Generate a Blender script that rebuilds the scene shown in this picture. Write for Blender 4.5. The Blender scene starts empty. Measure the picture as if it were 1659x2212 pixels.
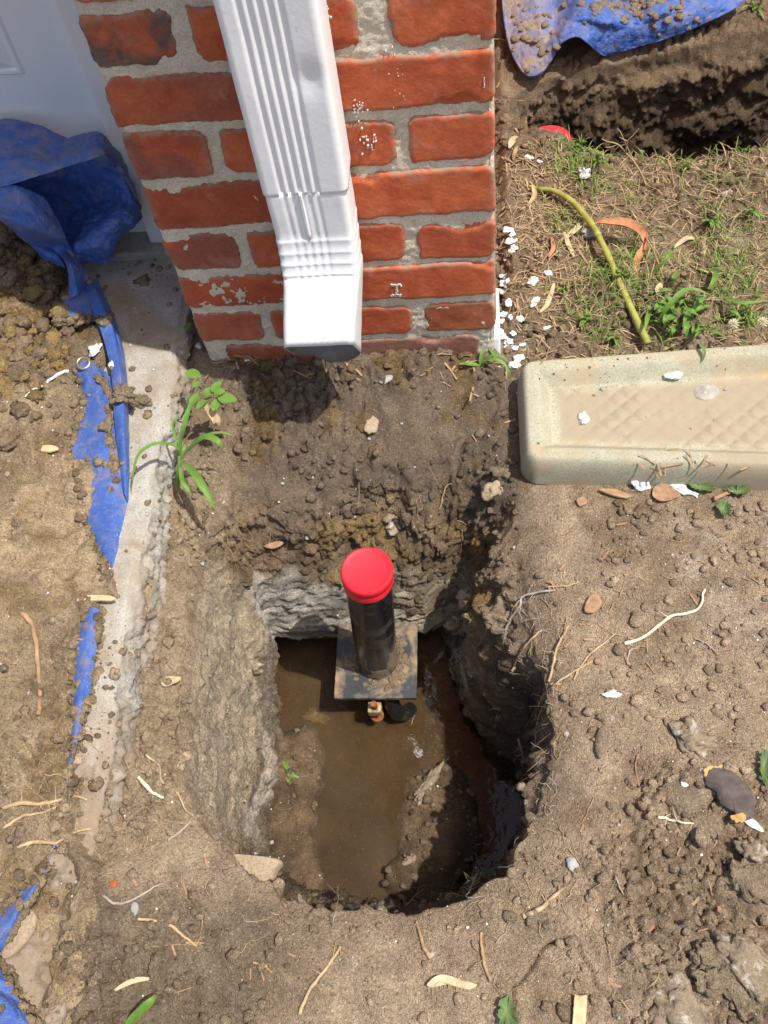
import bpy, math, random
import numpy as np
from mathutils import Vector
from mathutils.bvhtree import BVHTree
rad = math.radians
scene = bpy.context.scene

# ------------------------------------------------------------------ camera
CAM = np.array([.386, -.904, 1.0285])
def cam_axes(yaw, pitch, roll):
    f = np.array([math.sin(yaw)*math.cos(pitch), math.cos(yaw)*math.cos(pitch), -math.sin(pitch)])
    r = np.cross(f, [0, 0, 1]); r /= np.linalg.norm(r); u = np.cross(r, f)
    return np.array([math.cos(roll)*r + math.sin(roll)*u, -math.sin(roll)*r + math.cos(roll)*u, -f])
CM = cam_axes(rad(-10.93), rad(58.31), rad(-10.68))
FOC = 2443/1.15732
cam_data = bpy.data.cameras.new('camera')
cam = bpy.data.objects.new('camera', cam_data); scene.collection.objects.link(cam)
from mathutils import Matrix
mw = Matrix.Identity(4)
for i in range(3):
    for j in range(3): mw[j][i] = CM[i][j]
    mw[i][3] = CAM[i]
cam.matrix_world = mw
cam_data.sensor_fit = 'VERTICAL'; cam_data.sensor_height = 24
cam_data.lens = 2443*24/2560
cam_data.clip_start = .01; cam_data.clip_end = 200
scene.camera = cam

# ------------------------------------------------------------------ sky, sun, exposure
SUN_EL, SUN_AZ = 66.0, -17.0        # azimuth measured from +X (along the wall) ; negative = camera side
world = bpy.data.worlds.new('World'); scene.world = world; world.use_nodes = True
nt = world.node_tree; nt.nodes.clear()
sky = nt.nodes.new('ShaderNodeTexSky'); sky.sky_type = 'NISHITA'; sky.sun_disc = False
sky.sun_elevation = rad(SUN_EL); sky.sun_rotation = rad(90 - SUN_AZ)
sky.air_density = 1.0; sky.dust_density = 3.0; sky.ozone_density = 1.0
bg = nt.nodes.new('ShaderNodeBackground'); bg.inputs['Strength'].default_value = .138
wo = nt.nodes.new('ShaderNodeOutputWorld')
nt.links.new(sky.outputs[0], bg.inputs[0]); nt.links.new(bg.outputs[0], wo.inputs[0])
sd = bpy.data.lights.new('sun', 'SUN'); sd.energy = 4.1; sd.angle = rad(.53); sd.color = (1, .955, .88)
sun = bpy.data.objects.new('sun', sd); scene.collection.objects.link(sun)
sdir = Vector((math.cos(rad(SUN_EL))*math.cos(rad(SUN_AZ)), math.cos(rad(SUN_EL))*math.sin(rad(SUN_AZ)), math.sin(rad(SUN_EL))))
sun.rotation_euler = sdir.to_track_quat('Z', 'Y').to_euler(); sun.location = sdir*6
vs = scene.view_settings
vs.view_transform = 'Standard'; vs.look = 'None'; vs.exposure = .31; vs.gamma = 1; vs.use_curve_mapping = False

# ------------------------------------------------------------------ numpy noise
def _h(ix, iy, iz, seed):
    h = (ix.astype(np.int64)*374761393 + iy.astype(np.int64)*668265263 + iz.astype(np.int64)*2147483647 + seed*974711) & 0xFFFFFFFF
    h = ((h ^ (h >> 13))*1274126177) & 0xFFFFFFFF
    h = ((h ^ (h >> 16))*2246822519) & 0xFFFFFFFF
    return ((h ^ (h >> 15)) & 0xFFFFFF)/float(0xFFFFFF)
def vn(x, y, z=None, seed=0):
    x = np.asarray(x, float); y = np.asarray(y, float)
    if z is None:
        ix = np.floor(x); iy = np.floor(y); fx = x-ix; fy = y-iy
        fx = fx*fx*(3-2*fx); fy = fy*fy*(3-2*fy); o = np.zeros_like(ix)
        a = _h(ix, iy, o, seed); b = _h(ix+1, iy, o, seed); c = _h(ix, iy+1, o, seed); d = _h(ix+1, iy+1, o, seed)
        return (a+(b-a)*fx)*(1-fy) + (c+(d-c)*fx)*fy - .5
    z = np.asarray(z, float)
    ix = np.floor(x); iy = np.floor(y); iz = np.floor(z); fx = x-ix; fy = y-iy; fz = z-iz
    fx = fx*fx*(3-2*fx); fy = fy*fy*(3-2*fy); fz = fz*fz*(3-2*fz)
    r = 0
    for k in (0, 1):
        a = _h(ix, iy, iz+k, seed); b = _h(ix+1, iy, iz+k, seed); c = _h(ix, iy+1, iz+k, seed); d = _h(ix+1, iy+1, iz+k, seed)
        r = r + ((a+(b-a)*fx)*(1-fy) + (c+(d-c)*fx)*fy)*(fz if k else 1-fz)
    return r - .5
def fbm(x, y, z=None, scale=1., octv=4, seed=0, gain=.5):
    r = 0; a = 1.; f = scale
    for o in range(octv):
        r = r + a*vn(np.asarray(x)*f, np.asarray(y)*f, None if z is None else np.asarray(z)*f, seed+o*17)
        a *= gain; f *= 2.03
    return r
def clods(x, y, cell, seed, dens=.6, flat=.7, z=None):
    """height field of rounded lumps of random size"""
    w = cell*.35
    x = x + w*vn(x/cell*1.7, y/cell*1.7, None, seed+5); y = y + w*vn(x/cell*1.7, y/cell*1.7, None, seed+6)
    gx = np.floor(x/cell); gy = np.floor(y/cell); out = np.zeros_like(x)
    if z is not None: gz = np.floor(z/cell)
    zz = np.zeros_like(gx)
    for i in (-1, 0, 1):
        for j in (-1, 0, 1):
            for k in ((-1, 0, 1) if z is not None else (0,)):
                cz = (gz+k) if z is not None else zz
                cx = gx+i; cy = gy+j
                r = cell*(.18+.55*_h(cx, cy, cz, seed+3)**1.5)*( _h(cx, cy, cz, seed+4) < dens)
                d2 = ((cx+_h(cx, cy, cz, seed+1))*cell-x)**2*(1+.8*_h(cx, cy, cz, seed+8)) + ((cy+_h(cx, cy, cz, seed+2))*cell-y)**2*(1+.8*_h(cx, cy, cz, seed+9))
                if z is not None: d2 = d2 + ((cz+_h(cx, cy, cz, seed+7))*cell-z)**2
                out = np.maximum(out, np.sqrt(np.maximum(0, r*r-d2)))
    return out*flat
def aggr(x, y, cell, seed, z=None, gap=.30):
    """packed angular crumbs: plateaus of random height parted by narrow gaps"""
    w = cell*.45
    x = x + w*vn(x/cell*1.3, y/cell*1.3, z if z is None else z/cell*1.3, seed+5); y = y + w*vn(x/cell*1.3, y/cell*1.3, z if z is None else z/cell*1.3, seed+6)
    gx = np.floor(x/cell); gy = np.floor(y/cell); zz = np.zeros_like(gx)
    if z is not None: gz = np.floor(z/cell)
    f1 = np.full(x.shape, 9.); f2 = np.full(x.shape, 9.); hh = np.zeros(x.shape)
    for i in (-1, 0, 1):
        for j in (-1, 0, 1):
            for k in ((-1, 0, 1) if z is not None else (0,)):
                cz = (gz+k) if z is not None else zz; cx = gx+i; cy = gy+j
                d = (cx+_h(cx, cy, cz, seed+1)-x/cell)**2+(cy+_h(cx, cy, cz, seed+2)-y/cell)**2
                if z is not None: d = d+(cz+_h(cx, cy, cz, seed+7)-z/cell)**2
                d = np.sqrt(d); n = d < f1; r = _h(cx, cy, cz, seed+3)
                f2 = np.where(n, f1, np.minimum(f2, d)); hh = np.where(n, r, hh); f1 = np.where(n, d, f1)
    t = np.clip((f2-f1)/gap, 0, 1)
    return cell*(.25+.75*hh)*(t*(2-t))*(1-.35*f1)
def sstep(a, b, x):
    t = np.clip((x-a)/(b-a), 0, 1); return t*t*(3-2*t)
def crom(P, n, closed=False):
    """Catmull-Rom resample of control points to n samples, even in parameter"""
    P = np.asarray(P, float); m = len(P)
    t = np.linspace(0, m if closed else m-1, n, endpoint=not closed)
    i = np.floor(t).astype(int)
    if not closed: i = np.minimum(i, m-2)
    f = (t-i)[:, None]
    g = (lambda k: P[k % m]) if closed else (lambda k: P[np.clip(k, 0, m-1)])
    p0, p1, p2, p3 = g(i-1), g(i), g(i+1), g(i+2)
    return .5*((2*p1)+(-p0+p2)*f+(2*p0-5*p1+4*p2-p3)*f**2+(-p0+3*p1-3*p2+p3)*f**3)
def seg_dist(x, y, P, closed=False):
    P = np.asarray(P); d = np.full(x.shape, 1e9)
    for k in range(len(P)-(0 if closed else 1)):
        a = P[k]; b = P[(k+1) % len(P)]; e = b-a
        t = np.clip(((x-a[0])*e[0]+(y-a[1])*e[1])/max(e@e, 1e-12), 0, 1)
        d = np.minimum(d, (x-a[0]-t*e[0])**2+(y-a[1]-t*e[1])**2)
    return np.sqrt(d)
def inside(x, y, P):
    c = np.zeros(x.shape, bool); n = len(P)
    for k in range(n):
        x1, y1 = P[k]; x2, y2 = P[(k+1) % n]
        if y1 == y2: continue
        c ^= ((y1 > y) != (y2 > y)) & (x < (x2-x1)*(y-y1)/(y2-y1)+x1)
    return c
# view direction through a point of the 1659 x 2212 plan used while measuring the site
def vdir(px, py): return CM.T @ np.array([(px-829.5)/FOC, -(py-1106)/FOC, -1])
def atz(px, py, z):
    d = vdir(px, py); return CAM + d*(z-CAM[2])/d[2]
def aty(px, py, Y):
    d = vdir(px, py); return CAM + d*(Y-CAM[1])/d[1]

# ------------------------------------------------------------------ mesh helpers
COL = scene.collection
def mesh_np(name, V, F, col=None, wet=None, smooth=True):
    V = np.asarray(V, np.float32); F = np.asarray(F, np.int32)
    me = bpy.data.meshes.new(name); k = F.shape[1]
    me.vertices.add(len(V)); me.vertices.foreach_set('co', V.ravel())
    me.loops.add(F.size); me.loops.foreach_set('vertex_index', F.ravel())
    me.polygons.add(len(F)); me.polygons.foreach_set('loop_start', np.arange(0, F.size, k, dtype=np.int32))
    me.polygons.foreach_set('loop_total', np.full(len(F), k, np.int32))
    me.update(calc_edges=True)
    if smooth: me.polygons.foreach_set('use_smooth', np.ones(len(F), bool))
    if col is not None:
        a = me.attributes.new('Col', 'FLOAT_COLOR', 'POINT')
        c = np.ones((len(V), 4), np.float32); c[:, :3] = col; a.data.foreach_set('color', c.ravel())
    if wet is not None:
        a = me.attributes.new('wet', 'FLOAT', 'POINT'); a.data.foreach_set('value', np.asarray(wet, np.float32).ravel())
    return me
def link(name, me, mat=None, parent=None, **props):
    o = bpy.data.objects.new(name, me); COL.objects.link(o)
    if mat is not None and me is not None and not me.materials: me.materials.append(mat)
    if parent is not None: o.parent = parent
    for k, v in props.items(): o[k] = v
    return o
def empty(name, loc=(0, 0, 0), **props):
    o = bpy.data.objects.new(name, None); COL.objects.link(o); o.location = loc; o.empty_display_size = .02
    for k, v in props.items(): o[k] = v
    return o
def shift(me, off):
    n = len(me.vertices); a = np.zeros(n*3, np.float32); me.vertices.foreach_get('co', a)
    a = a.reshape(-1, 3) - np.asarray(off, np.float32); me.vertices.foreach_set('co', a.ravel()); me.update()
def grid_faces(nu, nv, closed_u=False):
    i = np.arange(nu if closed_u else nu-1)[:, None]; j = np.arange(nv-1)[None, :]
    a = i*nv+j; b = ((i+1) % nu)*nv+j
    return np.stack([a, b, b+1, a+1], -1).reshape(-1, 4)
class MB:
    def __init__(s): s.v = []; s.f = []
    def add(s, V, F):
        n = len(s.v); s.v += [tuple(map(float, p)) for p in V]; s.f += [tuple(int(i)+n for i in f) for f in F]; return s
    def box(s, lo, hi):
        x0, y0, z0 = lo; x1, y1, z1 = hi
        return s.add([(x0,y0,z0),(x1,y0,z0),(x1,y1,z0),(x0,y1,z0),(x0,y0,z1),(x1,y0,z1),(x1,y1,z1),(x0,y1,z1)],
                     [(0,3,2,1),(4,5,6,7),(0,1,5,4),(1,2,6,5),(2,3,7,6),(3,0,4,7)])
    def tube(s, P, R, seg=8, cap=True):
        P = np.asarray(P, float); R = np.broadcast_to(np.asarray(R, float), (len(P),))
        T = np.gradient(P, axis=0); T /= np.linalg.norm(T, axis=1)[:, None]+1e-12
        up = np.array([0, 0, 1.]) if abs(T[0][2]) < .9 else np.array([1., 0, 0])
        V = []; n = None
        for p, t, r in zip(P, T, R):
            n = np.cross(t, up) if n is None else n - t*(n@t)
            n = n/np.linalg.norm(n); b = np.cross(t, n)
            for k in range(seg):
                a = 2*math.pi*k/seg; V.append(p+r*(math.cos(a)*n+math.sin(a)*b))
        F = [(i*seg+k, i*seg+(k+1) % seg, (i+1)*seg+(k+1) % seg, (i+1)*seg+k) for i in range(len(P)-1) for k in range(seg)]
        if cap: F += [tuple(range(seg))[::-1], tuple((len(P)-1)*seg+k for k in range(seg))]
        return s.add(V, F)
    def lathe(s, prof, c=(0, 0, 0), seg=48):
        V = [(c[0]+r*math.cos(2*math.pi*k/seg), c[1]+r*math.sin(2*math.pi*k/seg), c[2]+z) for r, z in prof for k in range(seg)]
        F = [(i*seg+k, i*seg+(k+1) % seg, (i+1)*seg+(k+1) % seg, (i+1)*seg+k) for i in range(len(prof)-1) for k in range(seg)]
        if prof[-1][0] > 1e-6: F.append(tuple((len(prof)-1)*seg+k for k in range(seg)))
        if prof[0][0] > 1e-6: F.append(tuple(range(seg))[::-1])
        return s.add(V, F)
    def blade(s, P, W, up=(0, 0, 1), fold=.25):
        """leaf strip along P with widths W, slightly folded along the midrib"""
        P = np.asarray(P, float); T = np.gradient(P, axis=0); T /= np.linalg.norm(T, axis=1)[:, None]+1e-12
        V = []
        for p, t, w in zip(P, T, W):
            side = np.cross(t, up); L = np.linalg.norm(side); side = side/L if L > 1e-6 else np.array([1., 0, 0])
            n = np.cross(side, t)
            V += [p-side*w/2+n*w*fold, p, p+side*w/2+n*w*fold]
        F = [(3*i+k, 3*i+k+1, 3*i+k+4, 3*i+k+3) for i in range(len(P)-1) for k in (0, 1)]
        return s.add(V, F)
    def mesh(s, name, smooth=True, angle=None):
        me = bpy.data.meshes.new(name); me.from_pydata(s.v, [], s.f); me.update()
        if smooth:
            me.polygons.foreach_set('use_smooth', np.ones(len(me.polygons), bool))
            if angle: me.set_sharp_from_angle(angle=rad(angle))
        return me
def ico(sub=2):
    import bmesh
    bm = bmesh.new(); bmesh.ops.create_icosphere(bm, subdivisions=sub, radius=1)
    V = np.array([v.co[:] for v in bm.verts]); F = np.array([[v.index for v in f.verts] for f in bm.faces]); bm.free(); return V, F
ICO = {k: ico(k) for k in (1, 2, 3, 4)}

# ------------------------------------------------------------------ materials
def N(t, typ, **kw):
    n = t.nodes.new(typ)
    for k, v in kw.items():
        if hasattr(n, k): setattr(n, k, v)
    return n
def setin(n, **kw):
    for k, v in kw.items(): n.inputs[k.replace('_', ' ')].default_value = v
def newmat(name):
    m = bpy.data.materials.new(name); m.use_nodes = True; t = m.node_tree; t.nodes.clear()
    o = t.nodes.new('ShaderNodeOutputMaterial'); b = t.nodes.new('ShaderNodeBsdfPrincipled'); t.links.new(b.outputs[0], o.inputs[0])
    return m, t, b
def coords(t): return N(t, 'ShaderNodeNewGeometry').outputs['Position']
def noise(t, vec, scale, detail=4, rough=.55, dist=0):
    n = N(t, 'ShaderNodeTexNoise'); setin(n, Scale=scale, Detail=detail, Roughness=rough, Distortion=dist); t.links.new(vec, n.inputs['Vector']); return n.outputs['Fac']
def ramp(t, fac, stops):
    r = N(t, 'ShaderNodeValToRGB'); e = r.color_ramp.elements
    while len(e) < len(stops): e.new(.5)
    for el, (p, c) in zip(e, stops): el.position = p; el.color = (*c, 1) if len(c) == 3 else c
    t.links.new(fac, r.inputs[0]); return r.outputs[0]
def mixc(t, fac, a, b, mode='MIX'):
    m = N(t, 'ShaderNodeMix'); m.data_type = 'RGBA'; m.blend_type = mode
    for s, v in ((0, fac), (6, a), (7, b)):
        if isinstance(v, (int, float)): m.inputs[s].default_value = v
        elif isinstance(v, tuple): m.inputs[s].default_value = (*v, 1)
        else: t.links.new(v, m.inputs[s])
    return m.outputs[2]
def mth(t, op, a, b=None, c=None):
    m = N(t, 'ShaderNodeMath'); m.operation = op
    for i, v in enumerate((a, b, c)):
        if v is None: continue
        if isinstance(v, (int, float)): m.inputs[i].default_value = v
        else: t.links.new(v, m.inputs[i])
    return m.outputs[0]
def bump(t, b, h, strength=.5, dist=.001):
    n = N(t, 'ShaderNodeBump'); setin(n, Strength=strength, Distance=dist); t.links.new(h, n.inputs['Height']); t.links.new(n.outputs[0], b.inputs['Normal'])
    return n
def g(v): return (v, v, v)

def soil_mat(name='soil', tint=None, bumpd=.0016):
    m, t, b = newmat(name); P = coords(t)
    if tint is None:
        at = N(t, 'ShaderNodeAttribute'); at.attribute_name = 'Col'; base = at.outputs['Color']
        aw = N(t, 'ShaderNodeAttribute'); aw.attribute_name = 'wet'; wet = aw.outputs['Fac']
    else:
        base = mixc(t, 1.0, tint, g(1), 'MULTIPLY'); wet = None
    n1 = noise(t, P, 42, 6, .62); n2 = noise(t, P, 320, 5, .7); n3 = noise(t, P, 1300, 3, .7)
    c = mixc(t, 1.0, base, ramp(t, n1, [(.3, (.70, .68, .66)), (.72, (1.28, 1.27, 1.24))]), 'MULTIPLY')
    c = mixc(t, 1.0, c, ramp(t, n2, [(.3, (.62, .60, .58)), (.5, g(1)), (.72, (1.42, 1.40, 1.36))]), 'MULTIPLY')
    c = mixc(t, 1.0, c, ramp(t, n3, [(.3, g(.75)), (.7, g(1.25))]), 'MULTIPLY')
    v = N(t, 'ShaderNodeTexVoronoi'); setin(v, Scale=330, Randomness=1); t.links.new(P, v.inputs['Vector'])
    sepc = N(t, 'ShaderNodeSeparateColor'); t.links.new(v.outputs['Color'], sepc.inputs[0])
    sp = mth(t, 'MULTIPLY', mth(t, 'LESS_THAN', v.outputs['Distance'], .22), mth(t, 'GREATER_THAN', sepc.outputs[0], .93))
    c = mixc(t, mth(t, 'MULTIPLY', sp, .7), c, (.62, .58, .50))
    sp2 = mth(t, 'MULTIPLY', mth(t, 'LESS_THAN', v.outputs['Distance'], .35), mth(t, 'GREATER_THAN', sepc.outputs[1], .93))
    c = mixc(t, mth(t, 'MULTIPLY', sp2, .6), c, (.05, .035, .025))
    t.links.new(c, b.inputs['Base Color'])
    if wet is not None:
        rr = mth(t, 'SUBTRACT', .95, mth(t, 'MULTIPLY', wet, .68)); t.links.new(rr, b.inputs['Roughness'])
        sp_ = mth(t, 'ADD', .12, mth(t, 'MULTIPLY', wet, .35)); t.links.new(sp_, b.inputs['Specular IOR Level'])
    else: b.inputs['Roughness'].default_value = .92
    h = mth(t, 'ADD', mth(t, 'MULTIPLY', n2, .9), mth(t, 'MULTIPLY', n3, .35))
    v2 = N(t, 'ShaderNodeTexVoronoi'); setin(v2, Scale=520); t.links.new(P, v2.inputs['Vector'])
    h = mth(t, 'SUBTRACT', h, mth(t, 'MULTIPLY', v2.outputs['Distance'], .45))
    wp = N(t, 'ShaderNodeTexNoise'); setin(wp, Scale=300, Detail=2); t.links.new(P, wp.inputs['Vector'])
    va = N(t, 'ShaderNodeVectorMath'); va.operation = 'MULTIPLY_ADD'; t.links.new(wp.outputs['Color'], va.inputs[0]); va.inputs[1].default_value = (.004, .004, .004); t.links.new(P, va.inputs[2])
    for sc_, am in ((210, .7), (520, .6)):
        ve = N(t, 'ShaderNodeTexVoronoi'); ve.feature = 'DISTANCE_TO_EDGE'; setin(ve, Scale=sc_); t.links.new(va.outputs[0], ve.inputs['Vector'])
        h = mth(t, 'ADD', h, mth(t, 'MULTIPLY', ramp(t, ve.outputs['Distance'], [(0, g(0)), (.18, g(1))]), am))
    bump(t, b, h, .9, bumpd)
    return m
M = {}
M['soil'] = soil_mat()

def brick_mat():
    m, t, b = newmat('fired_brick'); P = coords(t)
    oi = N(t, 'ShaderNodeObjectInfo')
    n1 = noise(t, P, 22, 5, .6, .6); n2 = noise(t, P, 240, 5, .7); n3 = noise(t, P, 60, 6, .65)
    c = mixc(t, ramp(t, n1, [(.33, g(0)), (.68, g(1))]), (.42, .084, .034), (.62, .160, .066))
    c = mixc(t, mth(t, 'MULTIPLY', oi.outputs['Random'], .30), c, (.34, .06, .032))
    oc = oi.outputs['Color']
    c = mixc(t, 1.0, c, oc, 'MULTIPLY')
    # burnt face of some bricks: strength kept in the object's alpha
    nb = noise(t, P, 13, 3, .5, .8)
    burn = mth(t, 'MULTIPLY', ramp(t, nb, [(.42, g(0)), (.53, g(1))]), mth(t, 'SUBTRACT', 1.0, oi.outputs['Alpha']))
    c = mixc(t, burn, c, mixc(t, n3, (.05, .038, .036), (.17, .13, .12)))
    # dull olive growth and pale bloom
    ol = ramp(t, noise(t, P, 27, 5, .65, .3), [(.655, g(0)), (.70, g(.6))])
    c = mixc(t, ol, c, (.19, .12, .055))
    bl = ramp(t, noise(t, P, 17, 6, .7, .4), [(.56, g(0)), (.72, g(.38))])
    c = mixc(t, bl, c, (.62, .36, .28))
    pit = ramp(t, noise(t, P, 520, 3, .6), [(.26, g(1)), (.33, g(0))])
    c = mixc(t, mth(t, 'MULTIPLY', pit, .65), c, (.10, .03, .018))
    c = mixc(t, 1.0, c, ramp(t, n2, [(.3, g(.84)), (.7, g(1.14))]), 'MULTIPLY')
    wf = ramp(t, noise(t, P, 420, 3, .6), [(.735, g(0)), (.77, g(.5))])
    c = mixc(t, wf, c, (.72, .60, .52))
    at = N(t, 'ShaderNodeAttribute'); at.attribute_name = 'edge'
    dn = mth(t, 'MULTIPLY', at.outputs['Fac'], ramp(t, noise(t, P, 75, 4, .6), [(.40, g(0)), (.56, g(.9))]))
    c = mixc(t, dn, c, (.30, .235, .17))
    t.links.new(c, b.inputs['Base Color']); setin(b, Roughness=.86); b.inputs['Specular IOR Level'].default_value = .25
    h = mth(t, 'ADD', mth(t, 'MULTIPLY', n2, .6), mth(t, 'MULTIPLY', n3, .7)); h = mth(t, 'SUBTRACT', h, mth(t, 'MULTIPLY', pit, .5))
    bump(t, b, h, .6, .0012)
    return m
M['brick'] = brick_mat()

def grain_mat(name, c1, c2, dark, sc=500, rough=.95, bd=.0012, stain=None, stainscale=9, stainlo=.5, stainhi=.62, darkth=.36):
    m, t, b = newmat(name); P = coords(t)
    n1 = noise(t, P, 30, 5, .6); n2 = noise(t, P, sc, 4, .75); n3 = noise(t, P, sc*2.2, 2, .6)
    c = mixc(t, ramp(t, n1, [(.32, g(0)), (.68, g(1))]), c1, c2)
    c = mixc(t, 1.0, c, ramp(t, n2, [(.3, g(.62)), (.5, g(1)), (.7, g(1.25))]), 'MULTIPLY')
    c = mixc(t, ramp(t, n3, [(darkth-.08, g(.85)), (darkth, g(0))]), c, dark)
    if stain:
        s = ramp(t, noise(t, P, stainscale, 6, .68, .3), [(stainlo, g(0)), (stainhi, g(.85))])
        c = mixc(t, s, c, stain)
    t.links.new(c, b.inputs['Base Color']); setin(b, Roughness=rough); b.inputs['Specular IOR Level'].default_value = .25
    bump(t, b, mth(t, 'ADD', n2, mth(t, 'MULTIPLY', n1, .5)), .9, bd)
    return m
M['mortar'] = grain_mat('mortar', (.74, .66, .52), (.62, .545, .42), (.24, .19, .14), 480, bd=.0016)
M['slab'] = grain_mat('rough_concrete', (.46, .43, .37), (.38, .355, .305), (.16, .11, .075), 380, bd=.0018, stain=(.30, .22, .14), stainscale=9, stainlo=.44, stainhi=.60)
def attr_over(m, attr, colr, rough=None):
    """lay the soil colour over a material where the mesh attribute says dirt lies on it"""
    t = m.node_tree; b = [n for n in t.nodes if n.type == 'BSDF_PRINCIPLED'][0]
    src = b.inputs['Base Color'].links[0].from_socket
    at = N(t, 'ShaderNodeAttribute'); at.attribute_name = attr
    P = coords(t); n = noise(t, P, 60, 5, .7)
    f = mth(t, 'MULTIPLY_ADD', n, 1.6, mth(t, 'SUBTRACT', mth(t, 'MULTIPLY', at.outputs['Fac'], 1.9), 1.3))
    cl = N(t, 'ShaderNodeClamp'); t.links.new(f, cl.inputs[0])
    t.links.new(mixc(t, cl.outputs[0], src, mixc(t, n, colr, tuple(v*1.5 for v in colr))), b.inputs['Base Color'])
attr_over(M['slab'], 'dirt', (.205, .150, .095))
M['trough'] = grain_mat('cast_concrete', (.35, .335, .235), (.41, .39, .285), (.25, .21, .13), 420, rough=.85, bd=.0005, stain=(.40, .30, .175), stainscale=8, stainlo=.50, stainhi=.66, darkth=.20)
attr_over(M['trough'], 'dirt', (.27, .222, .150))

def simple(name, c, rough=.6, spec=.5, metal=0, bsc=0, bd=.0005, var=0, vsc=60, dirt=None, dsc=25, dlo=.55, dhi=.65, coat=0, sss=0):
    m, t, b = newmat(name); P = coords(t); col = None
    if var:
        n = noise(t, P, vsc, 5, .6)
        col = mixc(t, ramp(t, n, [(.3, g(0)), (.7, g(1))]), tuple(v*(1-var) for v in c), tuple(min(1, v*(1+var)) for v in c))
    if dirt:
        s = ramp(t, noise(t, P, dsc, 6, .7, .4), [(dlo, g(0)), (dhi, g(1))])
        col = mixc(t, s, col if col is not None else c, dirt)
        r = mth(t, 'MULTIPLY_ADD', s, .9-rough, rough); t.links.new(r, b.inputs['Roughness'])
    else: b.inputs['Roughness'].default_value = rough
    if col is not None: t.links.new(col, b.inputs['Base Color'])
    else: b.inputs['Base Color'].default_value = (*c, 1)
    b.inputs['Specular IOR Level'].default_value = spec; b.inputs['Metallic'].default_value = metal
    if coat: b.inputs['Coat Weight'].default_value = coat
    if bsc: bump(t, b, noise(t, P, bsc, 4, .6), .7, bd)
    return m
M['white_metal'] = simple('white_painted_aluminium', (.86, .87, .86), .42, .4, bsc=160, bd=.0004, var=.02, dirt=(.50, .42, .30), dsc=48, dlo=.665, dhi=.74)
M['door'] = simple('white_door_paint', (.74, .77, .80), .5, .4, bsc=90, bd=.0006)
M['trim'] = simple('white_trim_paint', (.76, .77, .78), .6, .3, bsc=200, bd=.0005, dirt=(.5, .46, .4), dsc=60, dlo=.66, dhi=.74)
M['red'] = simple('red_plastic_cap', (.80, .022, .038), .55, .35, var=.18, vsc=40, bsc=700, bd=.0002, dirt=(.80, .12, .07), dsc=30, dlo=.58, dhi=.8)
M['black_pipe'] = simple('black_plastic_pipe', (.012, .012, .013), .22, .55, bsc=60, bd=.0006, dirt=(.11, .085, .055), dsc=16, dlo=.53, dhi=.66)
M['mud_smear'] = soil_mat('dried_mud', (.27, .20, .125))
M['plate'] = simple('dark_steel_plate', (.035, .04, .045), .45, .5, bsc=150, bd=.0008, var=.3, dirt=(.30, .21, .12), dsc=23, dlo=.46, dhi=.62)
M['brass'] = simple('dirty_brass', (.42, .33, .17), .55, .4, metal=.2, bsc=300, bd=.001, var=.3, dirt=(.22, .15, .07), dsc=90, dlo=.5, dhi=.6)
M['rust'] = simple('rusty_iron', (.22, .08, .03), .8, .3, bsc=500, bd=.001, var=.5, vsc=200)
M['steel'] = simple('tarnished_ring', (.45, .40, .30), .32, .5, metal=.9, bsc=300, bd=.0003, var=.25)
M['flake'] = simple('white_paint_chip', (.74, .74, .71), .8, .2, bsc=350, bd=.003, var=.1, vsc=120, dirt=(.45, .37, .27), dsc=120, dlo=.56, dhi=.68)
M['shell'] = simple('grey_shell', (.36, .33, .28), .6, .4, bsc=200, bd=.001, var=.3, vsc=70, dirt=(.62, .63, .62), dsc=45, dlo=.56, dhi=.62)
M['wood'] = simple('wood_chip', (.33, .20, .115), .85, .2, bsc=300, bd=.0015, var=.3, vsc=150)
M['palewood'] = simple('pale_wood', (.58, .42, .24), .85, .2, bsc=300, bd=.0015, var=.25, vsc=150)
M['bark'] = simple('dark_bark', (.105, .085, .075), .92, .2, bsc=160, bd=.003, var=.4, vsc=60, dirt=(.24, .165, .10), dsc=30, dlo=.6, dhi=.72)
M['orangewood'] = simple('torn_inner_bark', (.52, .30, .11), .9, .2, bsc=300, bd=.002, var=.3, vsc=120)
M['straw'] = simple('dry_straw', (.40, .30, .165), .8, .25, var=.5, vsc=90)
M['brownstraw'] = simple('dead_stems', (.34, .215, .115), .85, .2, var=.4, vsc=70)
M['root'] = simple('pale_root', (.44, .31, .175), .8, .25, var=.3, vsc=90, bsc=300, bd=.001)
M['whiteroot'] = simple('light_root', (.66, .57, .42), .8, .25, var=.25, vsc=90)
M['greyroot'] = simple('grey_root', (.34, .29, .23), .85, .2, var=.3, vsc=90)
M['dryleaf'] = simple('withered_leaf', (.42, .19, .09), .75, .3, bsc=140, bd=.002, var=.4, vsc=60)
M['husk'] = simple('pale_husk', (.54, .41, .25), .8, .25, bsc=200, bd=.002, var=.3, vsc=80)
M['stone_grey'] = simple('grey_pebble', (.33, .33, .31), .8, .3, bsc=200, bd=.001, var=.2, vsc=80)
M['stone_buff'] = grain_mat('buff_stone', (.42, .33, .22), (.34, .26, .17), (.16, .11, .07), 300, bd=.0015)
M['stone_pale'] = grain_mat('limy_stone', (.30, .235, .155), (.24, .185, .12), (.14, .10, .065), 260, bd=.003, stain=(.54, .50, .42), stainscale=75, stainlo=.54, stainhi=.63)
M['clod'] = soil_mat('dry_clod', (.30, .228, .148))
M['orange_bit'] = simple('brick_crumb', (.42, .13, .05), .9, .2, bsc=300, bd=.002, var=.2)
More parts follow.
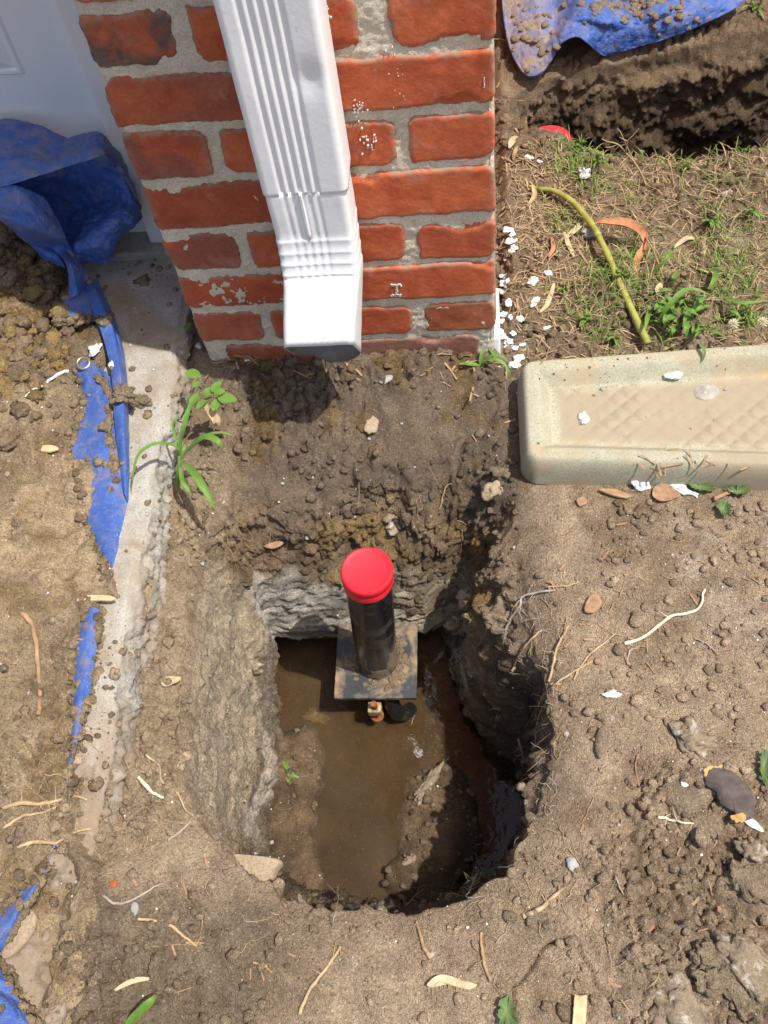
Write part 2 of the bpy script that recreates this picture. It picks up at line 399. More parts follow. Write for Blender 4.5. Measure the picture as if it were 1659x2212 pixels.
def leaf_mat(name, c, tr=.35, var=.3):
    m, t, b = newmat(name); P = coords(t); n = noise(t, P, 55, 4, .6)
    oi = N(t, 'ShaderNodeNewGeometry')
    col = mixc(t, ramp(t, n, [(.3, g(0)), (.7, g(1))]), tuple(v*(1-var) for v in c), tuple(v*(1+var) for v in c))
    col = mixc(t, mth(t, 'MULTIPLY', oi.outputs['Random Per Island'], .45), col, (c[0]*2.0, c[1]*1.15, c[2]*.9))
    t.links.new(col, b.inputs['Base Color']); setin(b, Roughness=.5); b.inputs['Specular IOR Level'].default_value = .35
    tl = N(t, 'ShaderNodeBsdfTranslucent'); t.links.new(col, tl.inputs[0])
    mx = N(t, 'ShaderNodeMixShader'); mx.inputs[0].default_value = tr
    o = [k for k in t.nodes if k.type == 'OUTPUT_MATERIAL'][0]
    t.links.new(b.outputs[0], mx.inputs[1]); t.links.new(tl.outputs[0], mx.inputs[2]); t.links.new(mx.outputs[0], o.inputs[0])
    bump(t, b, noise(t, P, 260, 2, .5), .4, .0006)
    return m
M['leaf'] = leaf_mat('fresh_leaf', (.145, .32, .065))
M['grass'] = leaf_mat('grass_blade', (.15, .30, .055), .3, .35)
M['darkleaf'] = leaf_mat('dusty_leaf', (.12, .22, .08), .25)
M['stalk'] = leaf_mat('green_stalk', (.30, .37, .09), .15, .35)
M['flower'] = leaf_mat('clover_bloom', (.62, .66, .48), .3, .1)

def tarp_mat():
    m, t, b = newmat('blue_tarpaulin'); P = coords(t)
    n1 = noise(t, P, 14, 5, .6); n2 = noise(t, P, 120, 5, .7)
    c = mixc(t, ramp(t, n1, [(.3, g(0)), (.7, g(1))]), (.032, .088, .33), (.058, .145, .47))
    w1 = N(t, 'ShaderNodeTexWave'); setin(w1, Scale=260, Distortion=1.5, Detail=2); t.links.new(P, w1.inputs['Vector'])
    w2 = N(t, 'ShaderNodeTexWave'); w2.bands_direction = 'Y'; setin(w2, Scale=260, Distortion=1.5, Detail=2); t.links.new(P, w2.inputs['Vector'])
    wv = mth(t, 'MULTIPLY', w1.outputs['Fac'], w2.outputs['Fac'])
    c = mixc(t, mth(t, 'MULTIPLY', wv, .30), c, (.13, .25, .66))
    # white crease wear
    rg = mth(t, 'ABSOLUTE', mth(t, 'SUBTRACT', noise(t, P, 26, 5, .65, .5), .5))
    c = mixc(t, ramp(t, rg, [(0, g(.30)), (.012, g(0))]), c, (.30, .38, .62))
    at = N(t, 'ShaderNodeAttribute'); at.attribute_name = 'dirt'
    f = mth(t, 'ADD', mth(t, 'MULTIPLY', at.outputs['Fac'], 1.0), mth(t, 'MULTIPLY_ADD', noise(t, P, 38, 7, .72, .5), 2.6, -1.50))
    cl = N(t, 'ShaderNodeClamp'); t.links.new(f, cl.inputs[0])
    c = mixc(t, cl.outputs[0], c, mixc(t, n2, (.24, .17, .10), (.44, .34, .23)))
    t.links.new(c, b.inputs['Base Color'])
    t.links.new(mth(t, 'MULTIPLY_ADD', cl.outputs[0], .5, .30), b.inputs['Roughness'])
    b.inputs['Specular IOR Level'].default_value = .5
    h = mth(t, 'ADD', mth(t, 'MULTIPLY', wv, .16), mth(t, 'MULTIPLY', n2, .30))
    h = mth(t, 'ADD', h, mth(t, 'MULTIPLY', noise(t, P, 34, 5, .6, .8), 1.6))
    bump(t, b, h, .8, .004)
    return m
M['tarp'] = tarp_mat()

def water_mat():
    m, t, b = newmat('muddy_water'); P = coords(t); t.nodes.remove(b)
    o = [k for k in t.nodes if k.type == 'OUTPUT_MATERIAL'][0]
    tr = N(t, 'ShaderNodeBsdfTransparent'); tr.inputs[0].default_value = (.84, .74, .55, 1)
    df = N(t, 'ShaderNodeBsdfDiffuse')
    t.links.new(mixc(t, noise(t, P, 14, 3, .5), (.078, .052, .024), (.145, .098, .048)), df.inputs[0])
    m1 = N(t, 'ShaderNodeMixShader')
    sx_ = N(t, 'ShaderNodeSeparateXYZ'); t.links.new(P, sx_.inputs[0])
    clear = ramp(t, mth(t, 'ADD', sx_.outputs[0], mth(t, 'MULTIPLY', noise(t, P, 18, 3, .5), .06)), [(.33, g(1)), (.40, g(.12))])  # murk thinned at the right so dark mud shows, standing in for shade
    t.links.new(mth(t, 'MULTIPLY', clear, ramp(t, noise(t, P, 11, 4, .6), [(.3, g(.20)), (.7, g(.55))])), m1.inputs[0])
    t.links.new(tr.outputs[0], m1.inputs[1]); t.links.new(df.outputs[0], m1.inputs[2])
    gl = N(t, 'ShaderNodeBsdfGlossy'); gl.inputs['Roughness'].default_value = .03; gl.inputs[0].default_value = (1, 1, 1, 1)
    fr = N(t, 'ShaderNodeFresnel'); fr.inputs[0].default_value = 1.33
    bp = N(t, 'ShaderNodeBump'); setin(bp, Strength=.15, Distance=.002); t.links.new(noise(t, P, 60, 2, .5), bp.inputs['Height'])
    t.links.new(bp.outputs[0], gl.inputs['Normal']); t.links.new(bp.outputs[0], fr.inputs['Normal'])
    m2 = N(t, 'ShaderNodeMixShader'); t.links.new(fr.outputs[0], m2.inputs[0]); t.links.new(m1.outputs[0], m2.inputs[1]); t.links.new(gl.outputs[0], m2.inputs[2])
    t.links.new(m2.outputs[0], o.inputs[0]); return m
M['water'] = water_mat()

# ================================================================== TERRAIN
RIM = [(.045,-.205),(.10,-.168),(.20,-.152),(.30,-.152),(.375,-.180),(.425,-.250),(.44,-.35),(.447,-.44),(.456,-.527),(.446,-.606),(.412,-.675),(.36,-.712),
       (.29,-.731),(.21,-.733),(.16,-.718),(.11,-.690),(.055,-.63),(.020,-.54),(.008,-.45),(.002,-.35),(.012,-.265)]
BOT = [(.052,-.292),(.10,-.290),(.19,-.284),(.28,-.282),(.330,-.292),(.345,-.345),(.365,-.40),(.40,-.46),(.438,-.53),(.43,-.60),(.39,-.645),(.34,-.668),
       (.28,-.680),(.20,-.678),(.145,-.668),(.085,-.635),(.066,-.585),(.080,-.51),(.075,-.45),(.068,-.37),(.056,-.315)]
PIT2 = [(.452,.56),(.460,.505),(.51,.455),(.59,.400),(.73,.38),(.85,.388),(1.05,.40),(1.2,.55),(1.1,.74),(.92,.70),(.78,.675),(.62,.645),(.50,.61)]
NW = 1000
rimc = crom(RIM, 240, True); pit2c = crom(PIT2, 160, True)
rimc_j = rimc + .004*np.stack([vn(rimc[:, 0]*60, rimc[:, 1]*60, None, 71), vn(rimc[:, 0]*60, rimc[:, 1]*60, None, 72)], 1)

cracks = [[(1215,2025),(1182,2041),(1165,2070),(1150,2088),(1130,2108),(1110,2130),(1102,2157),(1115,2200),(1125,2230)],
          [(1182,2041),(1225,2036),(1250,2045),(1280,2105),(1315,2157),(1330,2200)],
          [(1350,1680),(1365,1700),(1405,1690),(1420,1680)]]
crackw = [np.array([atz(*p, -.055)[:2] for p in c]) for c in cracks]

def Hbase(x, y):
    h = np.full(x.shape, -.052)
    h += (sstep(-.02, .10, y))*sstep(.42, .44, x)*.018
    h += .010*fbm(x, y, None, 5, 3, 3)
    cpx = atz(1192, 293, -.046)
    h += .026*np.exp(-(((x-cpx[0])/.042)**2+((y-cpx[1]+.030)/.026)**2))
    # strip of soil in front of the pillar slopes down into the hole
    fr = sstep(.0, .06, x)*sstep(.44, .38, x)*sstep(.08, 0, y)*sstep(-.27, -.15, y)
    slope = -.038 - .045*sstep(0, -.17, y)
    h = h*(1-fr) + (slope + .010*fbm(x, y, None, 14, 3, 4))*fr
    h += .022*sstep(.07, .0, x)*sstep(-.06, -.01, x)*sstep(-.05, .0, y)
    # bank between slab edge and the hole
    bk = sstep(.035, .0, x)*sstep(-.80, -.62, y)*sstep(0, -.1, y)
    h = h - bk*.012
    lf = sstep(.06, -.02, x)*sstep(-.60, -.72, y)
    h = h + lf*(.028) + sstep(-.05, -.25, x)*.02
    return h
def soil_relief(x, y):
    """granular relief of the dug soil"""
    rough = .22 + .95*sstep(.46, .56, x)*sstep(-.50, -.72, y) + .98*sstep(-.24, -.1, y)*sstep(.44, .40, x)*sstep(.0, .05, x)
    rough = np.where((x < .05), .8, rough)
    rough = np.where((y > .0) & (x > .42), .85, rough)
    smooth_ = sstep(-.73, -.77, y)*sstep(.42, .34, x)*sstep(.12, .2, x)
    rough = rough*(1-.8*smooth_)
    rough = rough*(.40+1.5*np.clip(fbm(x, y, None, 10, 4, 31)+.32, 0, 1))
    rc = np.clip(rough, 0, 1.2)
    big = np.maximum(clods(x, y, .034, 101, .42, .50), 1.1*aggr(x, y, .034, 131, gap=.22)*sstep(.05, .3, fbm(x, y, None, 8, 2, 132)+.05)*.5)*sstep(.5, 1.1, rough)
    mid = clods(x, y, .0155, 102, .6, .60)*rc
    a1 = aggr(x, y, .016, 111)*.42*rc*sstep(.30, .9, rough)
    a2 = aggr(x, y, .0078, 112)*.50*np.clip(rough+.10, 0, 1.1)
    small = clods(x, y, .0075, 103, .7, .62)*np.clip(rough*.9+.12, 0, 1)
    return np.maximum(big, a1*1.3) + mid*.62 + small*.6 + a1 + a2 + .0035*fbm(x, y, None, 40, 4, 33) + .0012*fbm(x, y, None, 260, 2, 35) - .004
def Hg(x, y, relief=True):
    h = Hbase(x, y)
    d = seg_dist(x, y, rimc_j[::3], True)
    h -= .020*np.exp(-(d/.028)**1.3)
    d2 = seg_dist(x, y, pit2c[::4], True)
    h -= .014*np.exp(-(d2/.03)**1.3)
    if relief:
        h = h + soil_relief(x, y)
        for c in crackw:
            bb = (x > c[:, 0].min()-.02) & (x < c[:, 0].max()+.02) & (y > c[:, 1].min()-.02) & (y < c[:, 1].max()+.02)
            if bb.any():
                xx = x[bb]; yy = y[bb]; w = .006*vn(xx*70, yy*70, None, 9); w2 = .006*vn(xx*70, yy*70, None, 10)
                h[bb] -= .010*np.exp(-(seg_dist(xx+w, yy+w2, c)/.0013)**2)
    return h
def soil_colour(x, y, h=None):
    dry = np.array([.352, .268, .182]); damp = np.array([.158, .120, .083]); clay = np.array([.31, .21, .10]); grey = np.array([.25, .21, .165])
    m = sstep(-.25, .25, fbm(x, y, None, 7, 4, 51))
    c = dry*(.80+.30*m[:, None]); m2 = sstep(.02, .30, fbm(x, y, None, 11, 4, 54))[:, None]; c = c*(1-.5*m2)+np.array([.26, .185, .115])*.5*m2
    wet = np.zeros(x.shape)
    def blend(c, mask, col): return c*(1-mask[:, None]) + np.asarray(col)*mask[:, None]
    # damp crumbly soil in front of the pillar
    jit = .03*fbm(x, y, None, 20, 4, 52)
    f = sstep(.0+.02, -.02, y+jit*.3)*sstep(-.28, -.20, y+jit)*sstep(.03, .07, x+jit)*sstep(.455, .43, x+jit)
    c = blend(c, f*.92, damp*1.12); wet = np.maximum(wet, f*.55)
    c = blend(c, f*sstep(.12, .3, fbm(x, y, None, 22, 3, 53)), clay*.62)
    # lower left: soft shade painted in as darker soil
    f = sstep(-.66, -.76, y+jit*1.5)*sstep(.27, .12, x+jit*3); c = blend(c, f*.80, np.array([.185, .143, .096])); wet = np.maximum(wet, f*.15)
    # pale compacted patch at near rim
    f = sstep(-.73, -.79, y+jit)*sstep(.18, .26, x+jit)*sstep(.44, .38, x-jit); c = blend(c, f*.5, dry*1.12)
    # bank left of the hole: pale clay
    f = sstep(-.05, -.02, x)*sstep(.06, .03, x)*sstep(-.66, -.60, y)*sstep(-.1, -.2, y); c = blend(c, f*.6, np.array([.38, .30, .195]))
    # whitish dust on the right
    f = sstep(.56, .66, x)*sstep(-.52, -.30, y)*sstep(-.24, -.30, y)*sstep(.0, .35, fbm(x, y, None, 30, 4, 58)+.1); c = blend(c, f*.5, np.array([.50, .44, .35]))
    # yard behind: darker and humus-brown
    f = sstep(-.03, .06, y)*sstep(.41, .43, x); c = blend(c, f*.6, np.array([.215, .150, .094]))
    d = seg_dist(x, y, rimc_j[::4], True); f = sstep(.05, .0, d)*sstep(.25, .38, x)*sstep(-.70, -.62, y); c = blend(c, f*.55, damp); wet = np.maximum(wet, f*.2)
    return c, wet

def axis(segs):
    out = []
    for a, b, s in segs: out.append(np.arange(a, b-1e-9, s))
    return np.concatenate(out+[[segs[-1][1]]])
def geo(a, b, s0, gr=1.35):
    v = [a]; s = s0; sg = 1 if b > a else -1
    while (v[-1]-b)*sg < 0: v.append(v[-1]+sg*s); s *= gr
    return np.array(v[1:])
gx = np.concatenate([geo(-.22, -8, .02)[::-1], axis([(-.22, -.06, .006), (-.06, .80, .0024), (.80, 1.0, .004)]), geo(1.0, 8, .02)])
gy = np.concatenate([geo(-.96, -8, .02)[::-1], axis([(-.96, -.0, .0024), (0, .45, .0034), (.45, 1.0, .006)]), geo(1.0, 8, .02)])
X, Y = np.meshgrid(gx, gy, indexing='ij'); X = X.ravel(); Y = Y.ravel()
inwin = (X > -.3) & (X < 1.1) & (Y > -1.05) & (Y < 1.1)
Z = np.full(X.shape, -.05)
Z[inwin] = Hg(X[inwin], Y[inwin])
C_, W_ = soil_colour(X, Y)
F = grid_faces(len(gx), len(gy))
def outer(curve, off):
    t = np.roll(curve, -1, 0)-np.roll(curve, 1, 0); t /= np.linalg.norm(t, axis=1)[:, None]
    a = .5*np.sum(curve[:, 0]*np.roll(curve[:, 1], -1)-np.roll(curve[:, 0], -1)*curve[:, 1])
    n = np.stack([t[:, 1], -t[:, 0]], 1)*(1 if a > 0 else -1)
    return curve+n*off, n
cut1, _ = outer(crom(RIM, 200, True), .030); cut2, _ = outer(crom(PIT2, 120, True), .030)
hole = np.zeros(X.shape, bool)
bb = (X > -.1) & (X < .6) & (Y > -.85) & (Y < -.05); hole[bb] = inside(X[bb], Y[bb], cut1)
bb = (X > .3) & (X < 1.4) & (Y > .3) & (Y < .9); hole[bb] |= inside(X[bb], Y[bb], cut2)
F = F[~hole[F].all(1)]
# nothing of the ground is needed under the slab
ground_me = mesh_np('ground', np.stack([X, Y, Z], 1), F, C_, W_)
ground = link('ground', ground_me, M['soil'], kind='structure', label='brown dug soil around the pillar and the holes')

def pit(name, rimp, botp, zb, label, far_rock=False, n=NW, ns=150, seed=200):
    R = crom(rimp, n, True); B = crom(botp, n, True)
    _, N0 = outer(R, 0)
    if far_rock:
        bf = 1+1.1*sstep(-.34, -.24, R[:, 1])-.35*sstep(.10, .05, R[:, 0])
        R = R + N0*((.017*fbm(R[:, 0], R[:, 1], None, 17, 2, 77)+.009*fbm(R[:, 0], R[:, 1], None, 55, 2, 78))*bf)[:, None]
    cutc = cut1 if far_rock else cut2
    Nn = N0.copy()
    k = np.ones(15)/15
    Nn = np.stack([np.convolve(np.concatenate([Nn[-7:, i], Nn[:, i], Nn[:7, i]]), k, 'valid') for i in (0, 1)], 1)
    Nn /= np.linalg.norm(Nn, axis=1)[:, None]
    band = np.linspace(.062, 0, 26)[:-1]
    V = []; col = []; wet = []
    for tb in band:
        p = R+Nn*tb; h = Hg(p[:, 0].copy(), p[:, 1].copy()); h -= .0002 + np.where(inside(p[:, 0], p[:, 1], cutc), 0, .5*seg_dist(p[:, 0], p[:, 1], cutc, True))
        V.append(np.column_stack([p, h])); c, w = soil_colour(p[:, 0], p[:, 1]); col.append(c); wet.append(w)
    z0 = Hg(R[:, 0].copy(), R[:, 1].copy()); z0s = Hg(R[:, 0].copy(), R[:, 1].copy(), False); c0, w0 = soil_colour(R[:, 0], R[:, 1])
    far = sstep(-.36, -.30, R[:, 1]) if far_rock else np.zeros(n)
    left = (sstep(.12, .06, R[:, 0])*sstep(-.70, -.62, R[:, 1])*sstep(-.24, -.29, R[:, 1])) if far_rock else np.zeros(n)
    near = sstep(-.64, -.70, R[:, 1]) if far_rock else np.zeros(n)
    right = sstep(.32, .38, R[:, 0])*(1-near) if far_rock else np.zeros(n)
    for s in np.linspace(0, 1, ns):
        gl_ = np.maximum(far, left)
        f = s*(1-gl_) + gl_*(1-(1-s)**2.0) + near*(-.45*math.sin(min(1, s/.35)*math.pi)*(s < .35))
        rf = right*sstep(-.50, -.40, R[:, 1])*sstep(-.24, -.27, R[:, 1]) if far_rock else right
        f = f*(1-rf) + rf*(1-(1-s)**2.6)
        f = f - right*(1-rf)*.25*math.sin(s*math.pi)
        p = R*(1-f)[:, None] + B*f[:, None]
        if far_rock:
            farx = far*sstep(.36, .30, R[:, 0])
            uc = float(sstep(.835, .90, s))
            p = p + Nn*(farx*uc*.085)[:, None]
            rk = float(sstep(.36, .42, s)*sstep(.835, .80, s))
            p = p - Nn*(farx*rk*.012)[:, None]
        z = z0s*(1-s)+zb*s + (z0-z0s)*(1-float(sstep(0, .07, s)))
        q = np.column_stack([p, z])
        # relief along the wall normal
        x3, y3, z3 = q.T
        arc = (R[:, 0]-R[:, 1])
        amp = float(sstep(0, .10, s))
        rockm = (far*sstep(.38, .46, s+.10*fbm(R[:, 0], R[:, 1], None, 20, 3, 79))*float(sstep(.86, .82, s))) if far_rock else np.zeros(n)
        strat = left*float(sstep(.02, .08, s)*sstep(.55, .40, s))*(.5+.5*sstep(-.2, .2, fbm(x3, y3, z3, 16, 2, seed+33)))
        d = .030*fbm(x3, y3, z3*1.3, 15, 3, seed)*(1-.8*left)*(1-.85*rockm) + .008*fbm(x3, y3, z3, 70, 3, seed+1)
        big_ = 1+.35*(far+(rf if far_rock else 0))*(1-rockm)
        d = d - (clods(x3, y3, .024, seed+2, .6, .55, z3)*big_ + .6*aggr(x3, y3, .012, seed+23, z3)*big_ + clods(x3, y3, .009, seed+3, .6, .6, z3))*(1-.45*right*float(sstep(.3, .5, s)))*(1-.85*rockm)*(1-.75*strat)*(1-.25*left)
        d = d - rockm*(.009*np.abs(fbm(x3*5, y3*5, z3*85, 1, 4, seed+4)) + .004*fbm(x3*40, y3*40, z3*260, 1, 2, seed+6))
        d = d - strat*(.006*fbm(x3*60, y3*16, z3*60, 1, 4, seed+5)) - left*.0022*fbm(x3, y3, z3, 190, 3, seed+35)
        q[:, :2] += Nn*(d*amp)[:, None]
        q[:, 2] += .006*amp*fbm(x3, y3, z3, 45, 3, seed+9)*(1-abs(2*s-1)*.3)
        V.append(q)
        # colours
        damp = np.array([.205, .145, .088])*(1-.25*s)*(1+.45*(rf if far_rock else 0)*(s < .6))[:, None] if far_rock else np.array([.205, .145, .088])*(1-.25*s)  # upper far right slope brightened, sunlight painted into the soil colour
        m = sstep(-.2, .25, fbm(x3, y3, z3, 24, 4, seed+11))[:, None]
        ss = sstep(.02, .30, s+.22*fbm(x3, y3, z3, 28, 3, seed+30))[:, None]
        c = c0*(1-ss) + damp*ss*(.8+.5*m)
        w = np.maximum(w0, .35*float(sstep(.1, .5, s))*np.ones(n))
        if far_rock:
            cl = (far*float(sstep(.05, .2, s)*sstep(.62, .45, s))*sstep(.0, .25, fbm(x3, y3, z3, 18, 3, seed+12)))[:, None]
            c = c*(1-cl)+np.array([.27, .185, .08])*cl
            gm = sstep(-.15, .15, fbm(x3*9, y3*9, z3*70, 1, 3, seed+13))[:, None]
            rock = np.array([.21, .195, .17])*(1-gm)+np.array([.50, .47, .41])*gm
            gold = np.array([.25, .20, .13])*(1-gm)+np.array([.52, .44, .30])*gm
            rg = .75*sstep(.235, .27, p[:, 0])[:, None]; rock = rock*(1-rg)+gold*rg
            rm = rockm[:, None]*(.75+.25*sstep(-.3, .1, fbm(x3, y3, z3, 35, 3, seed+14)))[:, None]
            c = c*(1-rm)+rock*rm; w = w*(1-rockm)+.75*rockm
            sm = sstep(-.25, .25, .6*fbm(x3*50, y3*9, z3*55, 1, 3, seed+15)+.7*fbm(x3, y3, z3, 60, 3, seed+36))[:, None]
            st = np.array([.46, .375, .26])*(1-sm)+np.array([.33, .28, .205])*sm
            a = (left*sstep(.0, .14, s+.1*fbm(x3, y3, z3, 30, 2, seed+31))*float(sstep(.66, .54, s)))[:, None]; c = c*(1-a)+st*a; w = w*(1-a[:, 0]*.8)
            gr = (left*float(sstep(.54, .66, s)*sstep(.90, .80, s)))[:, None]
            pale = sstep(.08, .22, fbm(x3, y3, z3, 26, 4, seed+16))[:, None]
            c = c*(1-gr)+(np.array([.22, .18, .135])*(1-pale)+np.array([.48, .42, .35])*pale)*gr
            # bleached lump at the far right corner
            b2 = (sstep(.055, .02, np.hypot(p[:, 0]-.352, p[:, 1]+.325))*float(sstep(.62, .7, s)*sstep(.97, .9, s)))[:, None]*sstep(-.1, .15, fbm(x3, y3, z3, 40, 3, seed+17))[:, None]
            c = c*(1-b2)+np.array([.50, .46, .39])*b2
        if far_rock:
            dkm = (np.maximum(sstep(.37, .42, p[:, 0])*sstep(-.36, -.44, p[:, 1]), near*.8)*float(sstep(.10, .32, s)))[:, None]  # right and near walls darkened, the hole's shade painted into their colour
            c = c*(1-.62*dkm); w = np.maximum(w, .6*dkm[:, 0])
        if not far_rock: c = c*(1-.42*float(sstep(.03, .25, s)))  # far pit side darkened below the rim, shade of depth painted in
        col.append(c); wet.append(w)
    A = np.array(V)                                # rows x n x 3
    rows = A.shape[0]; A = A.transpose(1, 0, 2).reshape(-1, 3)
    cc = np.array(col).transpose(1, 0, 2).reshape(-1, 3); ww = np.array(wet).T.reshape(-1)
    Fq = grid_faces(n, rows, True)
    ar = .5*np.sum(R[:, 0]*np.roll(R[:, 1], -1)-np.roll(R[:, 0], -1)*R[:, 1])
    if ar < 0: Fq = Fq[:, ::-1]
    # normals must face the hole
    me = mesh_np(name, A, Fq, cc, ww)
    nrm = me.polygons[0].normal
    if nrm.z < 0: me.flip_normals()
    return link(name, me, M['soil'], kind='structure', label=label)
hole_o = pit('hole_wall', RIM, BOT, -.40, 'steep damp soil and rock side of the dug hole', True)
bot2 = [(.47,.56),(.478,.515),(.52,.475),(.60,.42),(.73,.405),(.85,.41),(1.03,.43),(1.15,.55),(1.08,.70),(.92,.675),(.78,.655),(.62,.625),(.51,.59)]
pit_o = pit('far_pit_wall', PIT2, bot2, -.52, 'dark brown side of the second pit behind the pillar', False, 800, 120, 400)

# mud floor and water
fx = np.arange(.00, .50, .0025); fy = np.arange(-.72, -.17, .0025)
X, Y = np.meshgrid(fx, fy, indexing='ij'); X = X.ravel(); Y = Y.ravel()
wx = X+.02*fbm(X, Y, None, 16, 3, 81); wy = Y+.02*fbm(X, Y, None, 16, 3, 82)
leftm = sstep(.165, .115, wx)*sstep(-.405, -.45, wy)
mound = sstep(.085, .025, np.hypot((wx-.315)*1.0, (wy+.570)*.62))
mound2 = sstep(.03, .01, np.hypot(wx-.262, wy+.648))
fz = -.400 + .034*leftm + .034*mound + .026*mound2 + .012*sstep(-.64, -.68, wy) + .014*fbm(X, Y, None, 22, 4, 83) + .5*clods(X, Y, .016, 84, .55, .5)*(.25+leftm+mound) + .35*aggr(X, Y, .009, 88)*np.clip(leftm*.6+mound*1.4, 0, 1) + clods(X, Y, .007, 85, .5, .4)*(.2+.6*np.clip(leftm+mound, 0, 1))
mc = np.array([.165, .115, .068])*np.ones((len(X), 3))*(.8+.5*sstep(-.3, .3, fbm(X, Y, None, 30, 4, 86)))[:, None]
mc = mc*(1-.62*sstep(.31, .36, X+.02*fbm(X, Y, None, 20, 3, 87)))[:, None]  # mud darkened at the right, the wall's shade painted in
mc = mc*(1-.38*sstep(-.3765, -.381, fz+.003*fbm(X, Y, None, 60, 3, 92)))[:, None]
mfw = .25+.7*sstep(.012, .002, np.abs(fz+.380))*sstep(-.1, .15, fbm(X, Y, None, 60, 3, 89))
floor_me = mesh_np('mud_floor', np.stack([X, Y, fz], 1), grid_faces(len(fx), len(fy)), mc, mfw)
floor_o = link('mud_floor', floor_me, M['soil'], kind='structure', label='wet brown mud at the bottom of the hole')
wm = MB(); nx = 24; V = [(.0+.5*i/nx, -.72+.56*j/nx, -.3845) for i in range(nx+1) for j in range(nx+1)]
wm.add(V, grid_faces(nx+1, nx+1)); wme = wm.mesh('muddy_water')
link('muddy_water', wme, M['water'], kind='structure', label='shallow murky brown water lying in the hole')
X, Y = np.meshgrid(np.arange(.42, 1.25, .01), np.arange(.35, .82, .01), indexing='ij'); X = X.ravel(); Y = Y.ravel()
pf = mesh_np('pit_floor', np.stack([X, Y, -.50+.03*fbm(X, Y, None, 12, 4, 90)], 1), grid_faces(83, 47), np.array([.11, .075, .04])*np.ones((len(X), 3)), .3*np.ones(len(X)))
link('pit_floor', pf, M['soil'], kind='structure', label='dark soil at the bottom of the far pit')

# ------------------------------------------------------------------ slab and dirt heap
sx = axis([(-.62, -.16, .008), (-.16, -.036, .0025)]); sy = axis([(-.98, .30, .0027)])
nxs = len(sx); down = 26
Yg = sy[None, :].repeat(nxs, 0); Xg = sx[:, None].repeat(len(sy), 1)
edge = .006*fbm(sy*1.0, sy*0, None, 18, 4, 61) + .006*sstep(-.45, -.6, sy)*vn(sy*40, sy*0, None, 63) + .010*sstep(.10, .20, sy)
Xg = Xg + edge[None, :]*sstep(-.12, -.04, Xg)
Zg = .003*sstep(-.1, -.3, Yg)+.0022*fbm(Xg, Yg, None, 40, 4, 62) - .0015*clods(Xg, Yg, .006, 66, .3, .5)*0 - .006*sstep(-.046, -.036, Xg) - .022*sstep(-.50, -.66, Yg)*(.4+fbm(Xg, Yg, None, 16, 4, 67)+.3)
dm_ = sstep(-.50, -.74, Yg+.05*fbm(Xg, Yg, None, 14, 3, 68))*sstep(-.1, .25, fbm(Xg, Yg, None, 20, 3, 69)+.12)
Zg = Zg + dm_*(aggr(Xg, Yg, .012, 166)*.5+clods(Xg, Yg, .016, 167, .6, .5)+.3*aggr(Xg, Yg, .007, 168))
d3_ = sstep(-.66, -.74, Yg+.04*fbm(Xg, Yg, None, 14, 3, 68))*.6
Zg = Zg + d3_*(aggr(Xg, Yg, .015, 266)*.5+clods(Xg, Yg, .012, 267, .6, .5)+.35*aggr(Xg, Yg, .007, 268)+.006*fbm(Xg, Yg, None, 25, 3, 269))
rows = [np.stack([Xg[i], Yg[i], Zg[i]], 1) for i in range(nxs)]
for k in range(1, down):
    zz = -k*.0042
    x = Xg[-1] + .003*math.sin(min(1, k/4)*math.pi/2) + .012*(vn(sy*45, np.full(len(sy), zz*90), None, 64)) + .010*fbm(sy, np.full(len(sy), zz), None, 170, 3, 65)*min(1, k/3) + k*.0004
    rows.append(np.stack([x, sy, np.full(len(sy), zz)+Zg[-1]], 1))
A = np.concatenate(rows); Fs = grid_faces(len(rows), len(sy))
me = mesh_np('concrete_slab', A, Fs)
dd = np.clip(sstep(-.45, -.80, A[:, 1])*.5 + .2*sstep(-.02, -.05, A[:, 2])+.12, 0, .8)
a = me.attributes.new('dirt', 'FLOAT', 'POINT'); a.data.foreach_set('value', dd.astype(np.float32))
slab_o = link('concrete_slab', me, M['slab'], kind='structure', label='rough concrete slab edge running from the door along the hole')

edgeD = [(330,380),(300,440),(135,555),(128,620),(112,690),(160,700),(225,690),(262,760),(215,800),(165,815),(205,880),(160,930),(150,985),(205,1000),(250,1010),(200,1090),(185,1120),(225,1190),(238,1245),(250,1280),(205,1318),(188,1340),(168,1365),(188,1400),(165,1440),(176,1480),(160,1520),(170,1560),(152,1600),(160,1650),(140,1740),(170,1830),(200,1880),(165,1960),(150,2050),(125,2130),(95,2200),(60,2280)]
edW = np.array([atz(px, py, .012)[:2] for px, py in edgeD])
hx = np.arange(-.62, -.02, .0028); hy = np.arange(-.98, .24, .0028)
X, Y = np.meshgrid(hx, hy, indexing='ij'); X = X.ravel(); Y = Y.ravel()
poly = np.vstack([edW, [(-2, -.9), (-2, .4), (-.05, .6)]])
sd_ = seg_dist(X, Y, edW)*np.where(inside(X, Y, poly), 1, -1)
sd_ = sd_ + .016*fbm(X, Y, None, 45, 4, 91)
rel = (clods(X, Y, .036, 92, .7, .95)+aggr(X, Y, .022, 192)*.8)*sstep(-.06, .06, Y)+clods(X, Y, .040, 197, .5, .45)*sstep(0, -.1, Y)+clods(X, Y, .019, 93, .6, .5)*(.5+.7*sstep(-.1, .1, Y)) + clods(X, Y, .009, 94, .65, .55) + aggr(X, Y, .014, 195)*.5 + aggr(X, Y, .0075, 196)*.45 - .004
hz = .016*sstep(.02, .12, sd_)*(fbm(X, Y, None, 9, 3, 198)+.3) - .02 + .032*sstep(-.006, .007, sd_) + .022*sstep(0, .12, sd_) + .05*sstep(-.02, .16, Y)*sstep(.0, .1, sd_) + rel*(.35+.65*sstep(0, .02, sd_)) + .010*fbm(X, Y, None, 14, 4, 96)*sstep(0, .03, sd_)
